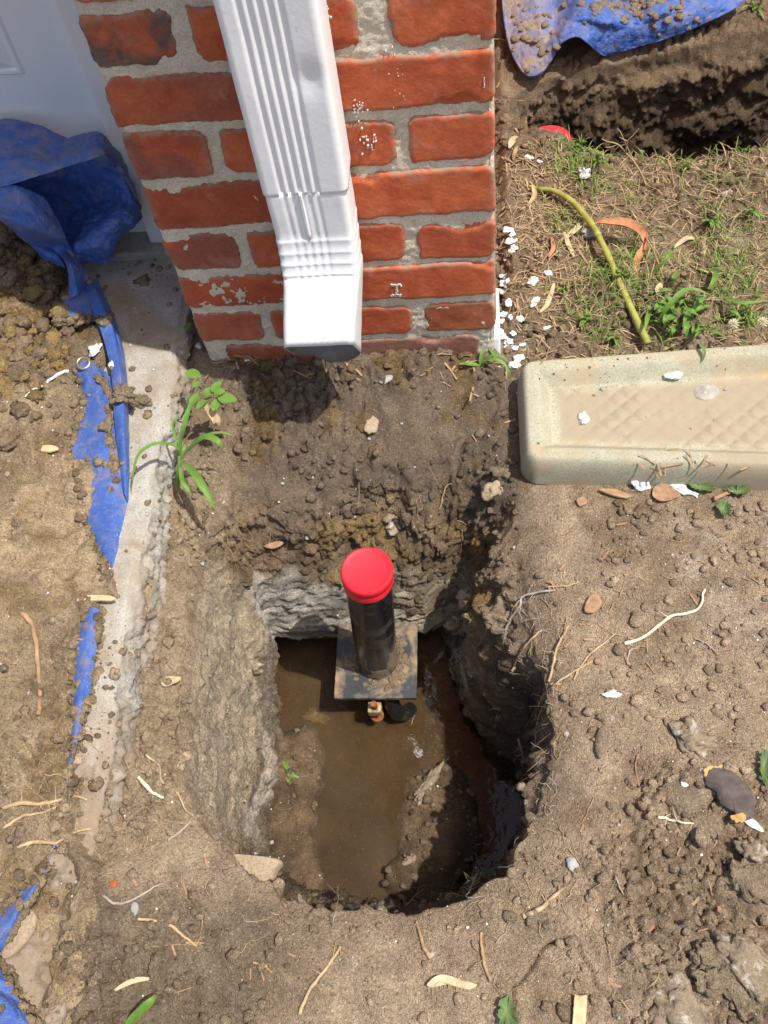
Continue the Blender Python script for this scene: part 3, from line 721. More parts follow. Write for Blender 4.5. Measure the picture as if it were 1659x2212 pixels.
hz = hz - sstep(-.64, -.72, Y)*(.030*sstep(0, .03, sd_)+.25*rel)
hcr = [[(0,1175),(60,1160),(110,1150),(150,1115),(185,1105)],[(60,825),(80,835),(90,880)],[(60,1480),(110,1490),(150,1440)],[(0,1640),(40,1600),(60,1640)]]
for c in hcr:
    c = np.array([atz(px, py, .03)[:2] for px, py in c]); bb = (X > c[:, 0].min()-.02) & (X < c[:, 0].max()+.02) & (Y > c[:, 1].min()-.02) & (Y < c[:, 1].max()+.02)
    xx = X[bb]; yy = Y[bb]
    hz[bb] -= .014*np.exp(-(seg_dist(xx+.012*vn(xx*60, yy*60, None, 9), yy+.012*vn(xx*60, yy*60, None, 10), c)/.0022)**2)
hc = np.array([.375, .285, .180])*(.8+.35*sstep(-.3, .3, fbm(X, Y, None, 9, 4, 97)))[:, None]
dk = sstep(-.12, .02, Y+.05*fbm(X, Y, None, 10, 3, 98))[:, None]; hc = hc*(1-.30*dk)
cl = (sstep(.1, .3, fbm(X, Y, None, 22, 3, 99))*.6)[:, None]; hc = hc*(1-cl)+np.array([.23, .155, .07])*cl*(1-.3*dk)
hf = grid_faces(len(hx), len(hy)); keep = (sd_ > -.03)[hf].any(1); hf = hf[keep]
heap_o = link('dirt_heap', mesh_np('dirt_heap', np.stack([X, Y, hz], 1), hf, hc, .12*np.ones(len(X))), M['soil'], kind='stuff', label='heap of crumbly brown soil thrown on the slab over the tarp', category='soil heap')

# ================================================================== BUILDING
ZJ = [-.066, .005, .0725, .141, .211, .288, .359, .430, .499, .570, .641, .712]
JT = .0118
def brick_mesh(w, h, depth, seed, fine=.003, proud=.004, rag=.0017, chip=1.0):
    """one brick, origin at its lower left front corner, front face toward -Y, ragged arrises"""
    nu = max(6, int(w/fine)); nv = max(4, int(h/fine))
    u = np.linspace(0, 1, nu); v = np.linspace(0, 1, nv); U, Vv = np.meshgrid(u, v, indexing='ij')
    x = U*w; z = Vv*h
    rs = np.random.RandomState(seed)
    n = lambda a, b, s, sd: vn(a*s, b*s, None, seed*7+sd)
    e = rag
    x = x + (1-U)**6*(e*1.6*n(z, z*0, 60, 1)+e*n(z, z*0, 230, 2)) + U**6*(e*1.6*n(z, z*0, 60, 3)+e*n(z, z*0, 230, 4))
    z = z + (1-Vv)**4*(e*2.4*n(x, x*0, 45, 5)+e*1.1*n(x, x*0, 230, 6)) + Vv**4*(e*2.4*n(x, x*0, 45, 7)+e*1.1*n(x, x*0, 230, 8))
    # rounded and knocked corners
    for cx, cz in ((0, 0), (0, 1), (1, 0), (1, 1)):
        r = (.003+.010*rs.rand()*chip)
        d = np.hypot((x-cx*w), (z-cz*h)); k = np.clip(1-d/r, 0, 1)
        x = x + (r*.45*k)*(1 if cx == 0 else -1); z = z + (r*.45*k)*(1 if cz == 0 else -1)
    ed = np.minimum(np.minimum(U*w, (1-U)*w), np.minimum(Vv*h, (1-Vv)*h))
    y = -proud + .0018*np.exp(-ed/.0010) + .0008*fbm(x, z, None, 50, 3, seed) + .0004*fbm(x, z, None, 300, 2, seed+3)
    # a spall on some faces
    if rs.rand() < .45*chip:
        sx_, sz_ = rs.rand()*w, (0 if rs.rand() < .5 else h); k = np.clip(1-np.hypot((x-sx_)/.03, (z-sz_)/.012)+.5*n(x, z, 120, 9), 0, 1); y = y+.003*sstep(0, .4, k)
    y0 = y.copy()
    V = np.stack([x, y, z], -1).reshape(-1, 3); Fb = grid_faces(nu, nv)
    # border loop
    ids = np.arange(nu*nv).reshape(nu, nv)
    loop = np.concatenate([ids[:, 0], ids[-1, 1:], ids[-2::-1, -1], ids[0, -2:0:-1]])
    nb = len(loop); Vb = V[loop].copy(); Vb[:, 1] = depth; V = np.vstack([V, Vb]); off = nu*nv
    k = np.arange(nb); F2 = np.stack([loop[k], off+k, off+(k+1) % nb, loop[(k+1) % nb]], 1)
    me = mesh_np('brick', V, np.vstack([Fb, F2]))
    a = me.attributes.new('edge', 'FLOAT', 'POINT')
    ev = np.concatenate([np.exp(-ed.ravel()/.0035), np.ones(nb)]); a.data.foreach_set('value', ev.astype(np.float32))
    me.materials.append(M['brick'])
    return me
pillar = empty('brick_pillar', (.205, .11, -.06), label='red brick pillar with thick grey mortar carrying the white downspout', category='pillar')
def place(o, parent, loc, rz=0):
    o.parent = parent; o.location = Vector(loc)-parent.location if parent else loc; o.rotation_euler = (0, 0, rz)
W = .41
rs = random.Random(5)
def tintrow(r, side):
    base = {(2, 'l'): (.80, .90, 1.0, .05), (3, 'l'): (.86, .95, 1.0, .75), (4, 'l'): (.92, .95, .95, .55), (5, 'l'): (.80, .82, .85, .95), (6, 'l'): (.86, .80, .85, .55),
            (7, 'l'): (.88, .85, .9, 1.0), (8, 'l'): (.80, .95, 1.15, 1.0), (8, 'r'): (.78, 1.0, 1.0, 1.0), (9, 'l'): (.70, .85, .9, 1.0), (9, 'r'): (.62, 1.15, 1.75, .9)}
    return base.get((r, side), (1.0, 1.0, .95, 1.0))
# row 9 is the lowest; even rows: header, stretcher, header ; odd rows: two stretchers
for r in range(9, -2, -1):
    zi = 9-r; z0 = ZJ[zi]+JT/2; z1 = ZJ[zi+1]-JT/2
    if r % 2 == 0: spans = [(0, .092, 'l'), (.107, .300, 'm'), (.316, W, 'r')]
    else: spans = [(0, .199, 'l'), (.212, W-.0, 'r')]
    if r == 9: spans = [(.03, .196, 'l'), (.212, .388, 'r')]
    if r == 2: spans[2] = (.308, W, 'r'); spans[1] = (.110, .276, 'm')
    for k, (a, b, sd2) in enumerate(spans):
        me = brick_mesh(b-a, z1-z0+rs.uniform(-.002, .002), .095, 40+r*5+k, .0026, .0028+rs.uniform(-.0006, .0010))
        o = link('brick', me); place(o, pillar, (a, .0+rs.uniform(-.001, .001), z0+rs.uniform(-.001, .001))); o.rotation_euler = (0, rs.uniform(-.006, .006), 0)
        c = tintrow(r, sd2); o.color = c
# joints: sandy mortar sheet filling between the bricks, wraps the right corner
def mortar_sheet(name, fn, nu, nv, seed, keep=None):
    u = np.linspace(0, 1, nu); v = np.linspace(0, 1, nv); U, Vv = np.meshgrid(u, v, indexing='ij')
    P = fn(U, Vv); me = mesh_np(name, P.reshape(-1, 3), grid_faces(nu, nv)); me.materials.append(M['mortar']); return me
def mf(U, Vv):
    x = .001+U*(W-.002); z = -.10+Vv*.75
    y = .0000 + .0026*fbm(x, z, None, 38, 3, 11) + .0020*fbm(x, z, None, 150, 3, 12) + .0014*vn(x*420, z*420, None, 13)
    y = y + .005*np.exp(-(W-x)/.003) + .005*np.exp(-x/.003)
    return np.stack([x, y, z], -1)
o = link('mortar', mortar_sheet('mortar', mf, 190, 340, 1)); place(o, pillar, (0, 0, 0)); o.parent = pillar
def mf2(U, Vv):
    y = .0005+U*1.30; z = -.10+Vv*.81
    x = W-.0065 + .003*fbm(y, z, None, 38, 3, 21) + .0015*fbm(y, z, None, 170, 3, 22)
    return np.stack([x, y, z], -1)
sw = empty('side_wall', (.41, .65, -.06), label='brick side wall of the house running back from the pillar corner', category='wall')
o = link('mortar', mortar_sheet('side_mortar', mf2, 260, 170, 2)); place(o, sw, (0, 0, 0))
sm = [brick_mesh(.199, .057, .09, 900+i, .006, .0, .0015, .6) for i in range(4)]; sh = brick_mesh(.092, .057, .09, 950, .006, .0, .0015, .6)
for r in range(9, -2, -1):
    z0 = ZJ[9-r]+JT/2; y = .099 if r % 2 == 0 else .0985; y += .004
    k = 0
    while y < 1.25:
        o = link('brick', sm[(r+k) % 4]); place(o, sw, (W-.004, y, z0), rad(90)); o.color = (1, 1, 1, 1); y += .212; k += 1
# pillar returns on both sides at the corner
for r in range(9, -2, -1):
    z0 = ZJ[9-r]+JT/2
    o = link('brick', sh); place(o, pillar, (.004, .197, z0), rad(-90)); o.color = (.9, .9, .9, 1)
b_ = MB().box((.012, .012, -.10), (W-.012, .215, .71)); o = link('core', b_.mesh('core', False), M['mortar']); place(o, pillar, (0, 0, 0))
# upper masonry, above everything the photo shows
um = MB().box((.001, .001, .712), (W-.001, .215, 2.6)); o = link('upper_masonry', um.mesh('upper', False), M['brick']); place(o, pillar, (0, 0, 0)); o.color = (1, 1, 1, 1)
um = MB().box((.02, .2151, .712), (W-.002, 1.3, 2.6)); um.box((.02, .2151, -.1), (W-.014, 1.3, .711)); o = link('upper_masonry', um.mesh('upper2', False), M['brick']); place(o, sw, (0, 0, 0)); o.color = (1, 1, 1, 1)
# painted footing block at the right foot of the pillar
fb = MB(); fb.box((.392, .004, -.12), (.4175, .10, -.012)); me = fb.mesh('painted_footing', False)
me = mesh_np('f', *(lambda V, F: (V, F))(np.array(fb.v), np.array(fb.f)), smooth=False)
o = link('painted_footing', me, M['trim'], label='small patch of white painted footing at the right foot of the pillar', category='footing')
bv = o.modifiers.new('b', 'BEVEL'); bv.width = .004; bv.segments = 2

# door, trim, sill
door = empty('white_door', (-.5, .23, 0), label='white panelled garage door in the shade left of the brick pillar', category='door')
dm = MB().box((-1.6, .225, .012), (-.10, .255, 2.2)); o = link('door_leaf', dm.mesh('door_leaf', False), M['door'], door); o.location = -door.location
pm = MB()
c0 = aty(62, 158, .225); x1 = c0[0]-.004; z1 = c0[2]; x0 = x1-.42; zt = z1+.36
def ring(w, d):
    return [(x0+w, d, z1+w), (x1-w, d, z1+w), (x1-w, d, zt-w), (x0+w, d, zt-w)]
V = []; 
for w, d in ((0, .2248), (.003, .2215), (.007, .2215), (.010, .2240), (.022, .2185), (.026, .2185)): V += ring(w, d)
Fp = [(4*i+k, 4*i+(k+1) % 4, 4*i+4+(k+1) % 4, 4*i+4+k) for i in range(5) for k in range(4)]+[(20, 21, 22, 23)]
pm.add(V, Fp); o = link('raised_panel', pm.mesh('raised_panel', False), M['door'], door); o.location = -door.location
trim = MB().box((-.105, .2, .010), (.0, .224, 2.2)); me = trim.mesh('door_casing', False)
o = link('door_casing', me, M['trim'], label='flat white door casing strip against the left side of the pillar', category='trim'); bv = o.modifiers.new('b', 'BEVEL'); bv.width = .002; bv.segments = 2
sm_ = MB().box((-1.6, .232, -.05), (.0, .60, .0095)); sm_.box((-1.6, .178, -.05), (.0, .2318, .0115))
o = link('door_sill', sm_.mesh('door_sill', False), M['slab'], kind='structure', label='concrete sill strip under the white door')
bv = o.modifiers.new('b', 'BEVEL'); bv.width = .004; bv.segments = 2

# ------------------------------------------------------------------ downspout
def spout_ring(cx, cy, cz, wx, wy, tilt, n=4, flute=True, amp=.0023, dip=0, zshift=(0, 0), crush=0):
    """rounded rectangle section with flutes on the front; tilt leans the section's normal away from the wall"""
    pts = []; r = .0075
    hw, hd = wx/2, wy/2
    def arc(ax, ay, a0):
        return [(ax+r*math.cos(a0+math.pi/2*k/4), ay+r*math.sin(a0+math.pi/2*k/4)) for k in range(5)]
    front = []
    m = 61
    for k in range(m):
        s = k/(m-1); x = -hw+r+(2*hw-2*r)*s
        d = 0
        if flute:
            q = (s-.13)/.60
            if 0 < q < 1: d = amp*(1-math.cos(q*5*2*math.pi))/2
            d += .0006*math.sin(s*math.pi)
        front.append((x, -hd+d))
    pts += arc(-hw+r, -hd+r, math.pi) [0:4] + front + arc(hw-r, -hd+r, -math.pi/2)[1:] + [(hw, 0)] + arc(hw-r, hd-r, 0) + [(hw*.5, hd), (0, hd), (-hw*.5, hd)] + arc(-hw+r, hd-r, math.pi/2) + [(-hw, 0)]
    out = []
    for x, y in pts:
        t = (y+hd)/(2*hd)                                   # 0 front, 1 back
        zz = zshift[0]*(1-t)+zshift[1]*t - crush*math.sin(max(0, min(1, (x+hw)/(2*hw)*1.3-.32))*math.pi)*t
        yy = y*math.cos(tilt)+zz*math.sin(-tilt)*0
        out.append((cx+x, cy+yy, cz+zz + (-y*math.sin(tilt))*1.0))
    return np.array(out)
def loft_rings(rings, name, cap=False):
    A = np.array(rings); n = A.shape[1]; m = A.shape[0]
    V = A.reshape(-1, 3); i = np.arange(m-1)[:, None]; k = np.arange(n)[None, :]
    F_ = np.stack([i*n+k, i*n+(k+1) % n, (i+1)*n+(k+1) % n, (i+1)*n+k], -1).reshape(-1, 4)
    me = mesh_np(name, V, F_[:, ::-1]); return me
spout = empty('downspout', (.205, -.04, .3), label='white ribbed metal downspout with angled elbow fixed to the brick pillar', category='downspout')
cxs, wxs, wys = .2045, .094, .062
rings = []
for z in list(np.linspace(2.5, .62, 4)) + list(np.linspace(.60, .318, 70)):
    R_ = spout_ring(cxs, -.042, z, wxs, wys, 0)
    # dent on the right front
    d = np.hypot((R_[:, 0]-.232)/.014, (z-.455)/.017); R_[:, 1] += .0032*np.exp(-d**2)*(R_[:, 1] < -.05)
    R_[:, 1] += .0012*vn(R_[:, 0]*22, np.full(len(R_), z*16), None, 7)*(R_[:, 1] < -.05)
    R_[:, 0] += .0006*vn(R_[:, 1]*30, np.full(len(R_), z*22), None, 8)
    rings.append(R_)
# slightly wavy cut end
rings[-1][:, 2] += .0012*vn(rings[-1][:, 0]*150, rings[-1][:, 1]*150, None, 4)
me = loft_rings(rings, 'spout_pipe'); o = link('pipe', me, M['white_metal'], spout); o.location = -spout.location
sol = o.modifiers.new('s', 'SOLIDIFY'); sol.thickness = .0011; sol.offset = -1
def elbow_sections():
    secs = []
    def sec(cy, z, w, d, tilt, am=.0008, **k): secs.append(spout_ring(cxs+k.pop('dx', 0), cy, z, w, d, tilt, amp=am, **k))
    w0, d0 = .0895, .0600
    for z in np.linspace(.3215, .256, 10): sec(-.042, z, w0, d0, 0, .0010)
    # crimped folds turning outward
    path = [(-.0425, .250, 3), (-.0450, .231, 9), (-.0490, .213, 16), (-.0540, .197, 22)]
    for i, (cy, z, tl) in enumerate(path):
        tl = rad(tl); g_ = .0007
        sec(cy, z+.0028, w0+.000, d0+.000, tl*.9); sec(cy, z+.0008, w0+g_*2.0, d0+g_*2.2, tl); sec(cy, z-.0010, w0+g_*2.4, d0+g_*2.4, tl); sec(cy, z-.0045, w0+g_*1.5, d0+g_*1.4, tl)
    for i, t in enumerate(np.linspace(0, 1, 12)):
        cy = -.0565 - .036*t; z = .188 - .072*t
        sec(cy, z, w0+.001-.003*t, d0+.003-.004*t, rad(28), .0003, zshift=(-.003*t, -.052*t), crush=.018*t*t, dx=-.0135*t)
    return secs
secs = elbow_sections()
for k, R_ in enumerate(secs):
    R_[:, 0] += .0008*vn(R_[:, 2]*70, R_[:, 1]*70, None, 18); R_[:, 1] += .0010*vn(R_[:, 0]*45, R_[:, 2]*45, None, 19)
M['inner_metal'] = simple('spout_inside_painted_shade', (.20, .205, .20), .5, .4, metal=.3, bsc=120, bd=.001, var=.3, vsc=50)  # bare inner metal, darkened to paint the shade inside the outlet
me = loft_rings(secs, 'elbow'); o = link('elbow', me, M['white_metal'], spout); o.location = -spout.location; me.materials.append(M['inner_metal'])
sol = o.modifiers.new('s', 'SOLIDIFY'); sol.thickness = .0010; sol.offset = -1; sol.material_offset = 1
# rolled seam down the elbow
sp_ = []
for k in range(0, 10): sp_.append(secs[k][4+26]*np.array([1, 1, 1])+np.array([0, -.0006, 0]))
sb = MB(); sb.tube(sp_, .0022, 8); n_ = 26
for k in range(n_):
    z = .318-k*.0023; p = np.array([sp_[0][0], sp_[0][1]-.0020, z]); sb.tube([p+np.array([-.0016, 0, .0008]), p+np.array([.0016, 0, -.0008])], .00045, 4)
o = link('seam', sb.mesh('seam'), M['white_metal'], spout); o.location = -spout.location

# ------------------------------------------------------------------ standpipe in the hole
sp = empty('standpipe', (.228, -.352, -.30), label='black standpipe with red cap on a square plate in the hole', category='pipe')
def rel(o, p): o.location = -p.location; return o
pb = MB()
P_ = [(.0292, -.300), (.0300, -.298)]
prof = [(.0298+.00012*math.sin(i*.9), -.298+i*.012) for i in range(22)] + [(.0298, -.036)]
pb.lathe(prof, (.2290, -.352, 0), 64); LEAN = (.056, .006)
def lean(b):
    b.v = [(x+(z+.30)*LEAN[0], y+(z+.30)*LEAN[1], z) for x, y, z in b.v]; return b
lean(pb)
o = rel(link('pipe', pb.mesh('pipe', True, 40), M['black_pipe'], sp), sp)
cb = MB(); cb.lathe([(.0305, -.048), (.0318, -.0478), (.0320, -.036), (.0314, -.0345), (.0325, -.033), (.0327, -.024), (.0318, -.0205), (.0300, -.0190), (.0290, -.0196), (.024, -.0208), (.012, -.0222), (.0, -.0226)], (.2290, -.352, 0), 72)
lean(cb); o = rel(link('cap', cb.mesh('cap', True, 50), M['red'], sp), sp)
plb = MB(); n = 40
u = np.linspace(0, 1, n); U, V_ = np.meshgrid(u, u, indexing='ij')
px_ = .168+U*.119; py_ = -.4105+V_*.118
jx = .0006*vn(U*30, V_*30, None, 3)
top = np.stack([px_+jx*(U > .98)+jx*(U < .02), py_+jx*(V_ < .02), -.300+.0006*fbm(px_, py_, None, 60, 3, 5)], -1).reshape(-1, 3)
ids = np.arange(n*n).reshape(n, n); loop = np.concatenate([ids[:, 0], ids[-1, 1:], ids[-2::-1, -1], ids[0, -2:0:-1]]); nb = len(loop)
Vb = top[loop].copy(); Vb[:, 2] = -.3065; k = np.arange(nb)
Fp = [tuple(f) for f in grid_faces(n, n)] + [(loop[i], n*n+i, n*n+(i+1) % nb, loop[(i+1) % nb]) for i in range(nb)] + [tuple(n*n+i for i in range(nb))]
plb.add(np.vstack([top, Vb]), Fp); o = rel(link('plate', plb.mesh('plate', True, 40), M['plate'], sp), sp)
# lumps of mud round the foot, joined in one part
ms = MB(); R0 = random.Random(8)
IV, IF = ICO[2]
for i in range(120):
    a = R0.uniform(0, 2*math.pi); rr = R0.uniform(.029, .040)+R0.random()**2*.012*(1 if math.cos(a) > .2 else .3); s = R0.uniform(.0012, .0048)*(1.2 if math.cos(a) > .3 else .75)
    c = np.array([.229+rr*math.cos(a), -.352+rr*math.sin(a), -.300]); 
    if not (.17 < c[0] < .285 and -.408 < c[1] < -.295): continue
    q = IV*s*np.array([R0.uniform(.7, 1.5), R0.uniform(.7, 1.5), .6]); q = q*(1+.5*vn(q[:, 0]*400+i, q[:, 1]*400, None, i))[:, None]
    ms.add(q+c, IF)
o = rel(link('mud', ms.mesh('mud'), M['mud_smear'], sp, kind='stuff'), sp)
# smear stuck on the lower pipe, follows its curve
def pipe_patch(a0, a1, z0, z1, seed, th=.0012):
    nu, nv = 26, 30; V = []; 
    for i in range(nu):
        for j in range(nv):
            u_ = i/(nu-1); v_ = j/(nv-1); a = rad(a0+(a1-a0)*u_); z = z0+(z1-z0)*v_
            m_ = 1-max(abs(2*u_-1), abs(2*v_-1)**1.5)*1.15+.9*float(vn(u_*6, v_*6, None, seed)); r_ = .0296+ (th*min(1, m_*3) if m_ > 0 else -.0015)
            V.append((.229+r_*math.cos(a), -.352+r_*math.sin(a), z))
    return V, grid_faces(nu, nv)
for a_ in ((-62, -5, -.296, -.222, 3), (-125, -40, -.299, -.268, 9), (-135, -112, -.275, -.235, 12, .0006)):
    pm2 = MB(); pm2.add(*pipe_patch(*a_)); lean(pm2); o = rel(link('mud_smear', pm2.mesh('mud_smear'), M['mud_smear'], sp), sp)
# parts below the plate: black bend, square brass nut on rusty bolt
bb_ = MB(); bb_.tube([(.246, -.392, -.306), (.246, -.396, -.325), (.248, -.404, -.343), (.254, -.412, -.358), (.264, -.408, -.372), (.272, -.396, -.385)], [.0115, .0115, .012, .012, .0115, .011], 18)
bb_.lathe([(.017, -.3068), (.017, -.318), (.012, -.319)], (.229, -.352, 0), 24); bb_.lathe([(.024, -.3068), (.0245, -.352), (.024, -.392)], (.222, -.345, 0), 24)
o = rel(link('bend', bb_.mesh('bend', True, 40), M['black_pipe'], sp), sp)
nb_ = MB(); nb_.box((.2150, -.4250, -.3345), (.2345, -.4090, -.3180)); me = nb_.mesh('nut', False); o = rel(link('square_nut', me, M['brass'], sp), sp); bv = o.modifiers.new('b', 'BEVEL'); bv.width = .0018; bv.segments = 2
rb = MB(); rb.lathe([(.0048, -.305), (.0048, -.333), (.0042, -.334), (.0040, -.348), (.0062, -.3505), (.0098, -.3515), (.0104, -.3545), (.0070, -.3565), (0, -.3568)], (.2250, -.4170, 0), 20)
o = rel(link('bolt', rb.mesh('bolt', True, 40), M['rust'], sp), sp)

# dark footing block under the rock
fbm_ = MB().box((.10, -.275, -.40), (.165, -.215, -.345)); o = link('footing_block', fbm_.mesh('footing_block', False), M['stone_buff'], label='dark wet block in the recess behind the standpipe plate', category='block'); bv = o.modifiers.new('b', 'BEVEL'); bv.width = .004; bv.segments = 2

# ------------------------------------------------------------------ splash block
bx0, by0 = .4385, -.1215
def trough():
    L = .72; nu = 330; nv = 130
    u = np.linspace(0, 1, nu)**1.0*L; v = np.linspace(-1, 1, nv)
    U, V_ = np.meshgrid(u, v, indexing='ij')
    hw = .0865+.058*U
    yv = V_*hw
    # distance to outer outline (rounded at the closed end)
    du = U; dv = hw-np.abs(yv); rr = .022
    d = np.where((du < rr) & (dv < rr), rr-np.hypot(rr-du, rr-dv), np.minimum(du, dv))
    # push grid points outside the rounded corner onto it
    k = (du < rr) & (dv < rr) & (d < 0)
    ang = np.arctan2(rr-dv, rr-du)
    U2 = np.where(k, rr-rr*np.cos(ang), U); y2 = np.where(k, np.sign(yv)*(hw-(rr-rr*np.sin(ang))), yv); d = np.maximum(d, 0)
    H = .0485
    rimw = .030
    hh = H*(1-(1-np.clip(d/.013, 0, 1))**2.4)**(1/2.0)
    inner = sstep(rimw-.008, rimw+.016, d)
    depth = .020+.006*sstep(.0, .5, U2)
    quilt = (np.abs(np.sin((U2*.9+y2)*math.pi/.026))*np.abs(np.sin((U2*.9-y2)*math.pi/.026)))**.6
    hh = hh - depth*inner + (.0032*quilt*(.25+.9*sstep(-.15, .2, fbm(U2, y2, None, 14, 3, 23))))*sstep(rimw+.012, rimw+.018, d) + .0008*fbm(U2, y2, None, 30, 3, 7) + .0004*fbm(U2, y2, None, 220, 2, 8)
    Z_ = -.056+hh
    A = np.stack([bx0+U2+.0, by0+y2-.012*U2, Z_], -1).reshape(-1, 3)
    me = mesh_np('splash_block', A, grid_faces(nu, nv))
    dr = (sstep(rimw+.01, rimw+.03, d)*.74 + .25*sstep(.02, .08, y2)*sstep(rimw, rimw+.02, d)).ravel()
    dr = np.maximum(dr, (.62*sstep(.17, .26, U2)*sstep(.0, -.08, y2)*sstep(.1, -.1, fbm(U2, y2, None, 14, 3, 22))).ravel())
    a = me.attributes.new('dirt', 'FLOAT', 'POINT'); a.data.foreach_set('value', dr.astype(np.float32))
    return me
tr_o = link('splash_block', trough(), M['trough'], label='buff concrete splash block with diamond patterned trough right of the pillar', category='splash block')

# ================================================================== TARPS
def loft_sheet(name, rows, nu, nv, amp=.003, seed=0, dirt=.0, thick=.0007, crease=1.0):
    rows = [np.asarray(r, float) for r in rows]
    rr = np.array([crom(r, nu) for r in rows])                     # m x nu x 3
    A = np.array([crom(rr[:, i], nv) for i in range(nu)])          # nu x nv x 3
    tu = np.gradient(A, axis=0); tv = np.gradient(A, axis=1); nn = np.cross(tu, tv); nn /= np.linalg.norm(nn, axis=-1)[..., None]+1e-9
    x, y, z = A[..., 0], A[..., 1], A[..., 2]
    rid = lambda s, sd: (1-2*np.abs(fbm(x, y, z, s, 2, sd)))
    w = amp*(.9*fbm(x, y, z, 26, 3, seed) + crease*(.62*rid(24, seed+1)+.36*rid(55, seed+2)-.45) + .22*rid(140, seed+3)*crease)
    A = A + nn*w[..., None]
    me = mesh_np(name, A.reshape(-1, 3), grid_faces(nu, nv))
    a = me.attributes.new('dirt', 'FLOAT', 'POINT')
    dv = dirt(x, y) if callable(dirt) else np.full(x.shape, dirt)
    a.data.foreach_set('value', dv.ravel().astype(np.float32))
    me.materials.append(M['tarp'])
    return me
def PY(l): return [aty(*p) for p in l]
def PZ(l): return [atz(*p) for p in l]
tarp = empty('blue_tarp', (-.17, .12, .03), label='bunched blue tarp with an open dark fold below the white door', category='tarp')
def tpart(name, me):
    o = link(name, me, None, tarp); o.location = -tarp.location
    s = o.modifiers.new('s', 'SOLIDIFY'); s.thickness = .0008; return o
# upper flap
tpart('flap', loft_sheet('flap', [
    PY([(-90,262,.205),(0,256,.205),(60,263,.20),(120,284,.19),(152,294,.185),(205,279,.175),(248,318,.175),(275,365,.18),(302,438,.185)]),
    PY([(-90,320,.15),(0,318,.15),(60,322,.15),(120,328,.15),(160,318,.15),(212,296,.15),(255,332,.155),(283,378,.17),(304,446,.18)]),
    PY([(-90,380,.10),(0,376,.10),(60,366,.105),(120,352,.115),(165,336,.125),(215,318,.13),(255,348,.14),(284,395,.16),(305,455,.175)]),
    PY([(-90,430,.085),(10,402,.09),(60,386,.095),(120,366,.105),(175,350,.115),(232,338,.125),(256,372,.145),(284,410,.165),(303,462,.175)])], 120, 60, .0050, 31, .40, crease=1.1))
# inner lining: deep hollow then bulging bag
tpart('lining', loft_sheet('lining', [
    PY([(0,380,.150),(60,375,.165),(110,368,.175),(170,352,.18),(228,345,.175),(262,375,.175),(290,425,.172),(303,462,.172)]),
    PY([(30,430,.17),(80,440,.195),(120,440,.205),(175,440,.205),(230,425,.185),(268,430,.165),(292,450,.16),(303,468,.165)]),
    PY([(80,520,.16),(110,520,.18),(140,500,.185),(180,478,.165),(225,465,.145),(262,455,.14),(290,465,.145),(301,478,.155)]),
    PY([(130,560,.13),(145,545,.135),(165,525,.13),(195,512,.12),(225,500,.118),(258,485,.125),(285,482,.135),(296,488,.145)]),
    PY([(150,580,.135),(165,560,.13),(182,548,.125),(208,545,.12),(235,538,.12),(255,520,.13),(275,502,.14),(288,496,.15)]),
    PY([(170,590,.15),(180,575,.145),(190,566,.14),(212,569,.135),(238,561,.14),(250,540,.15),(262,520,.16),(272,508,.17)])], 150, 130, .0085, 41, .16))
# left strap running down from the flap
tpart('strap', loft_sheet('strap', [
    PY([(-40,392,.10),(0,396,.095),(50,405,.10),(95,425,.115)]),
    PY([(-40,440,.075),(12,440,.08),(70,445,.09),(122,470,.11)]),
    PY([(-10,470,.06),(50,488,.065),(98,500,.08),(142,515,.10)]),
    PZ([(75,535,.075),(105,535,.085),(128,530,.085),(155,545,.07)]),
    PZ([(133,560,.075),(150,570,.080),(165,572,.07),(190,592,.045)]),
    PZ([(148,625,.055),(160,628,.060),(172,625,.055),(186,618,.035)]),
    PZ([(138,655,.045),(150,650,.048),(165,645,.042),(182,636,.026)])], 70, 130, .0045, 51, .30))
tpart('under_flap', loft_sheet('under_flap', [
    PY([(-60,440,.09),(0,455,.09),(45,480,.10)]), PZ([(10,470,.10),(60,500,.10),(100,530,.09)]),
    PZ([(55,520,.085),(100,548,.08),(128,556,.07)]), PZ([(95,560,.06),(120,572,.055),(142,580,.05)])], 40, 40, .003, 57, .2))
# knot and the two long folds
tpart('knot', loft_sheet('knot', [
    PZ([(140,640,.045),(158,634,.048),(172,622,.04),(190,600,.03)]),
    PZ([(128,665,.042),(150,658,.046),(178,640,.038),(205,618,.024)]),
    PZ([(118,695,.040),(150,680,.045),(185,668,.034),(220,650,.022)]),
    PZ([(113,712,.030),(150,702,.034),(190,695,.026),(232,690,.016)])], 50, 46, .004, 61, .25))
tpart('long_fold', loft_sheet('long_fold', [
    PZ([(180,606,.030),(188,596,.034),(198,602,.022)]),
    PZ([(192,650,.034),(212,640,.038),(228,660,.020)]),
    PZ([(212,700,.036),(236,692,.040),(250,720,.018)]),
    PZ([(228,750,.034),(252,752,.038),(266,790,.014)]),
    PZ([(238,800,.032),(262,820,.036),(273,840,.012)]),
    PZ([(244,860,.028),(266,880,.032),(277,900,.010)]),
    PZ([(248,930,.022),(268,950,.026),(280,965,.008)]),
    PZ([(258,1000,.014),(270,1015,.016),(279,1030,.006)]),
    PZ([(266,1060,.010),(272,1075,.011),(277,1085,.005)])], 26, 200, .0018, 65, .12))
tpart('long_fold', loft_sheet('long_fold_b', [
    PZ([(196,612,.026),(206,602,.020),(212,610,.010)]),
    PZ([(222,652,.022),(232,655,.018),(240,668,.008)]),
    PZ([(244,716,.018),(254,722,.016),(262,735,.006)]),
    PZ([(258,780,.014),(268,790,.013),(273,800,.005)]),
    PZ([(266,850,.010),(274,860,.010),(278,870,.004)])], 20, 120, .0012, 66, .12))
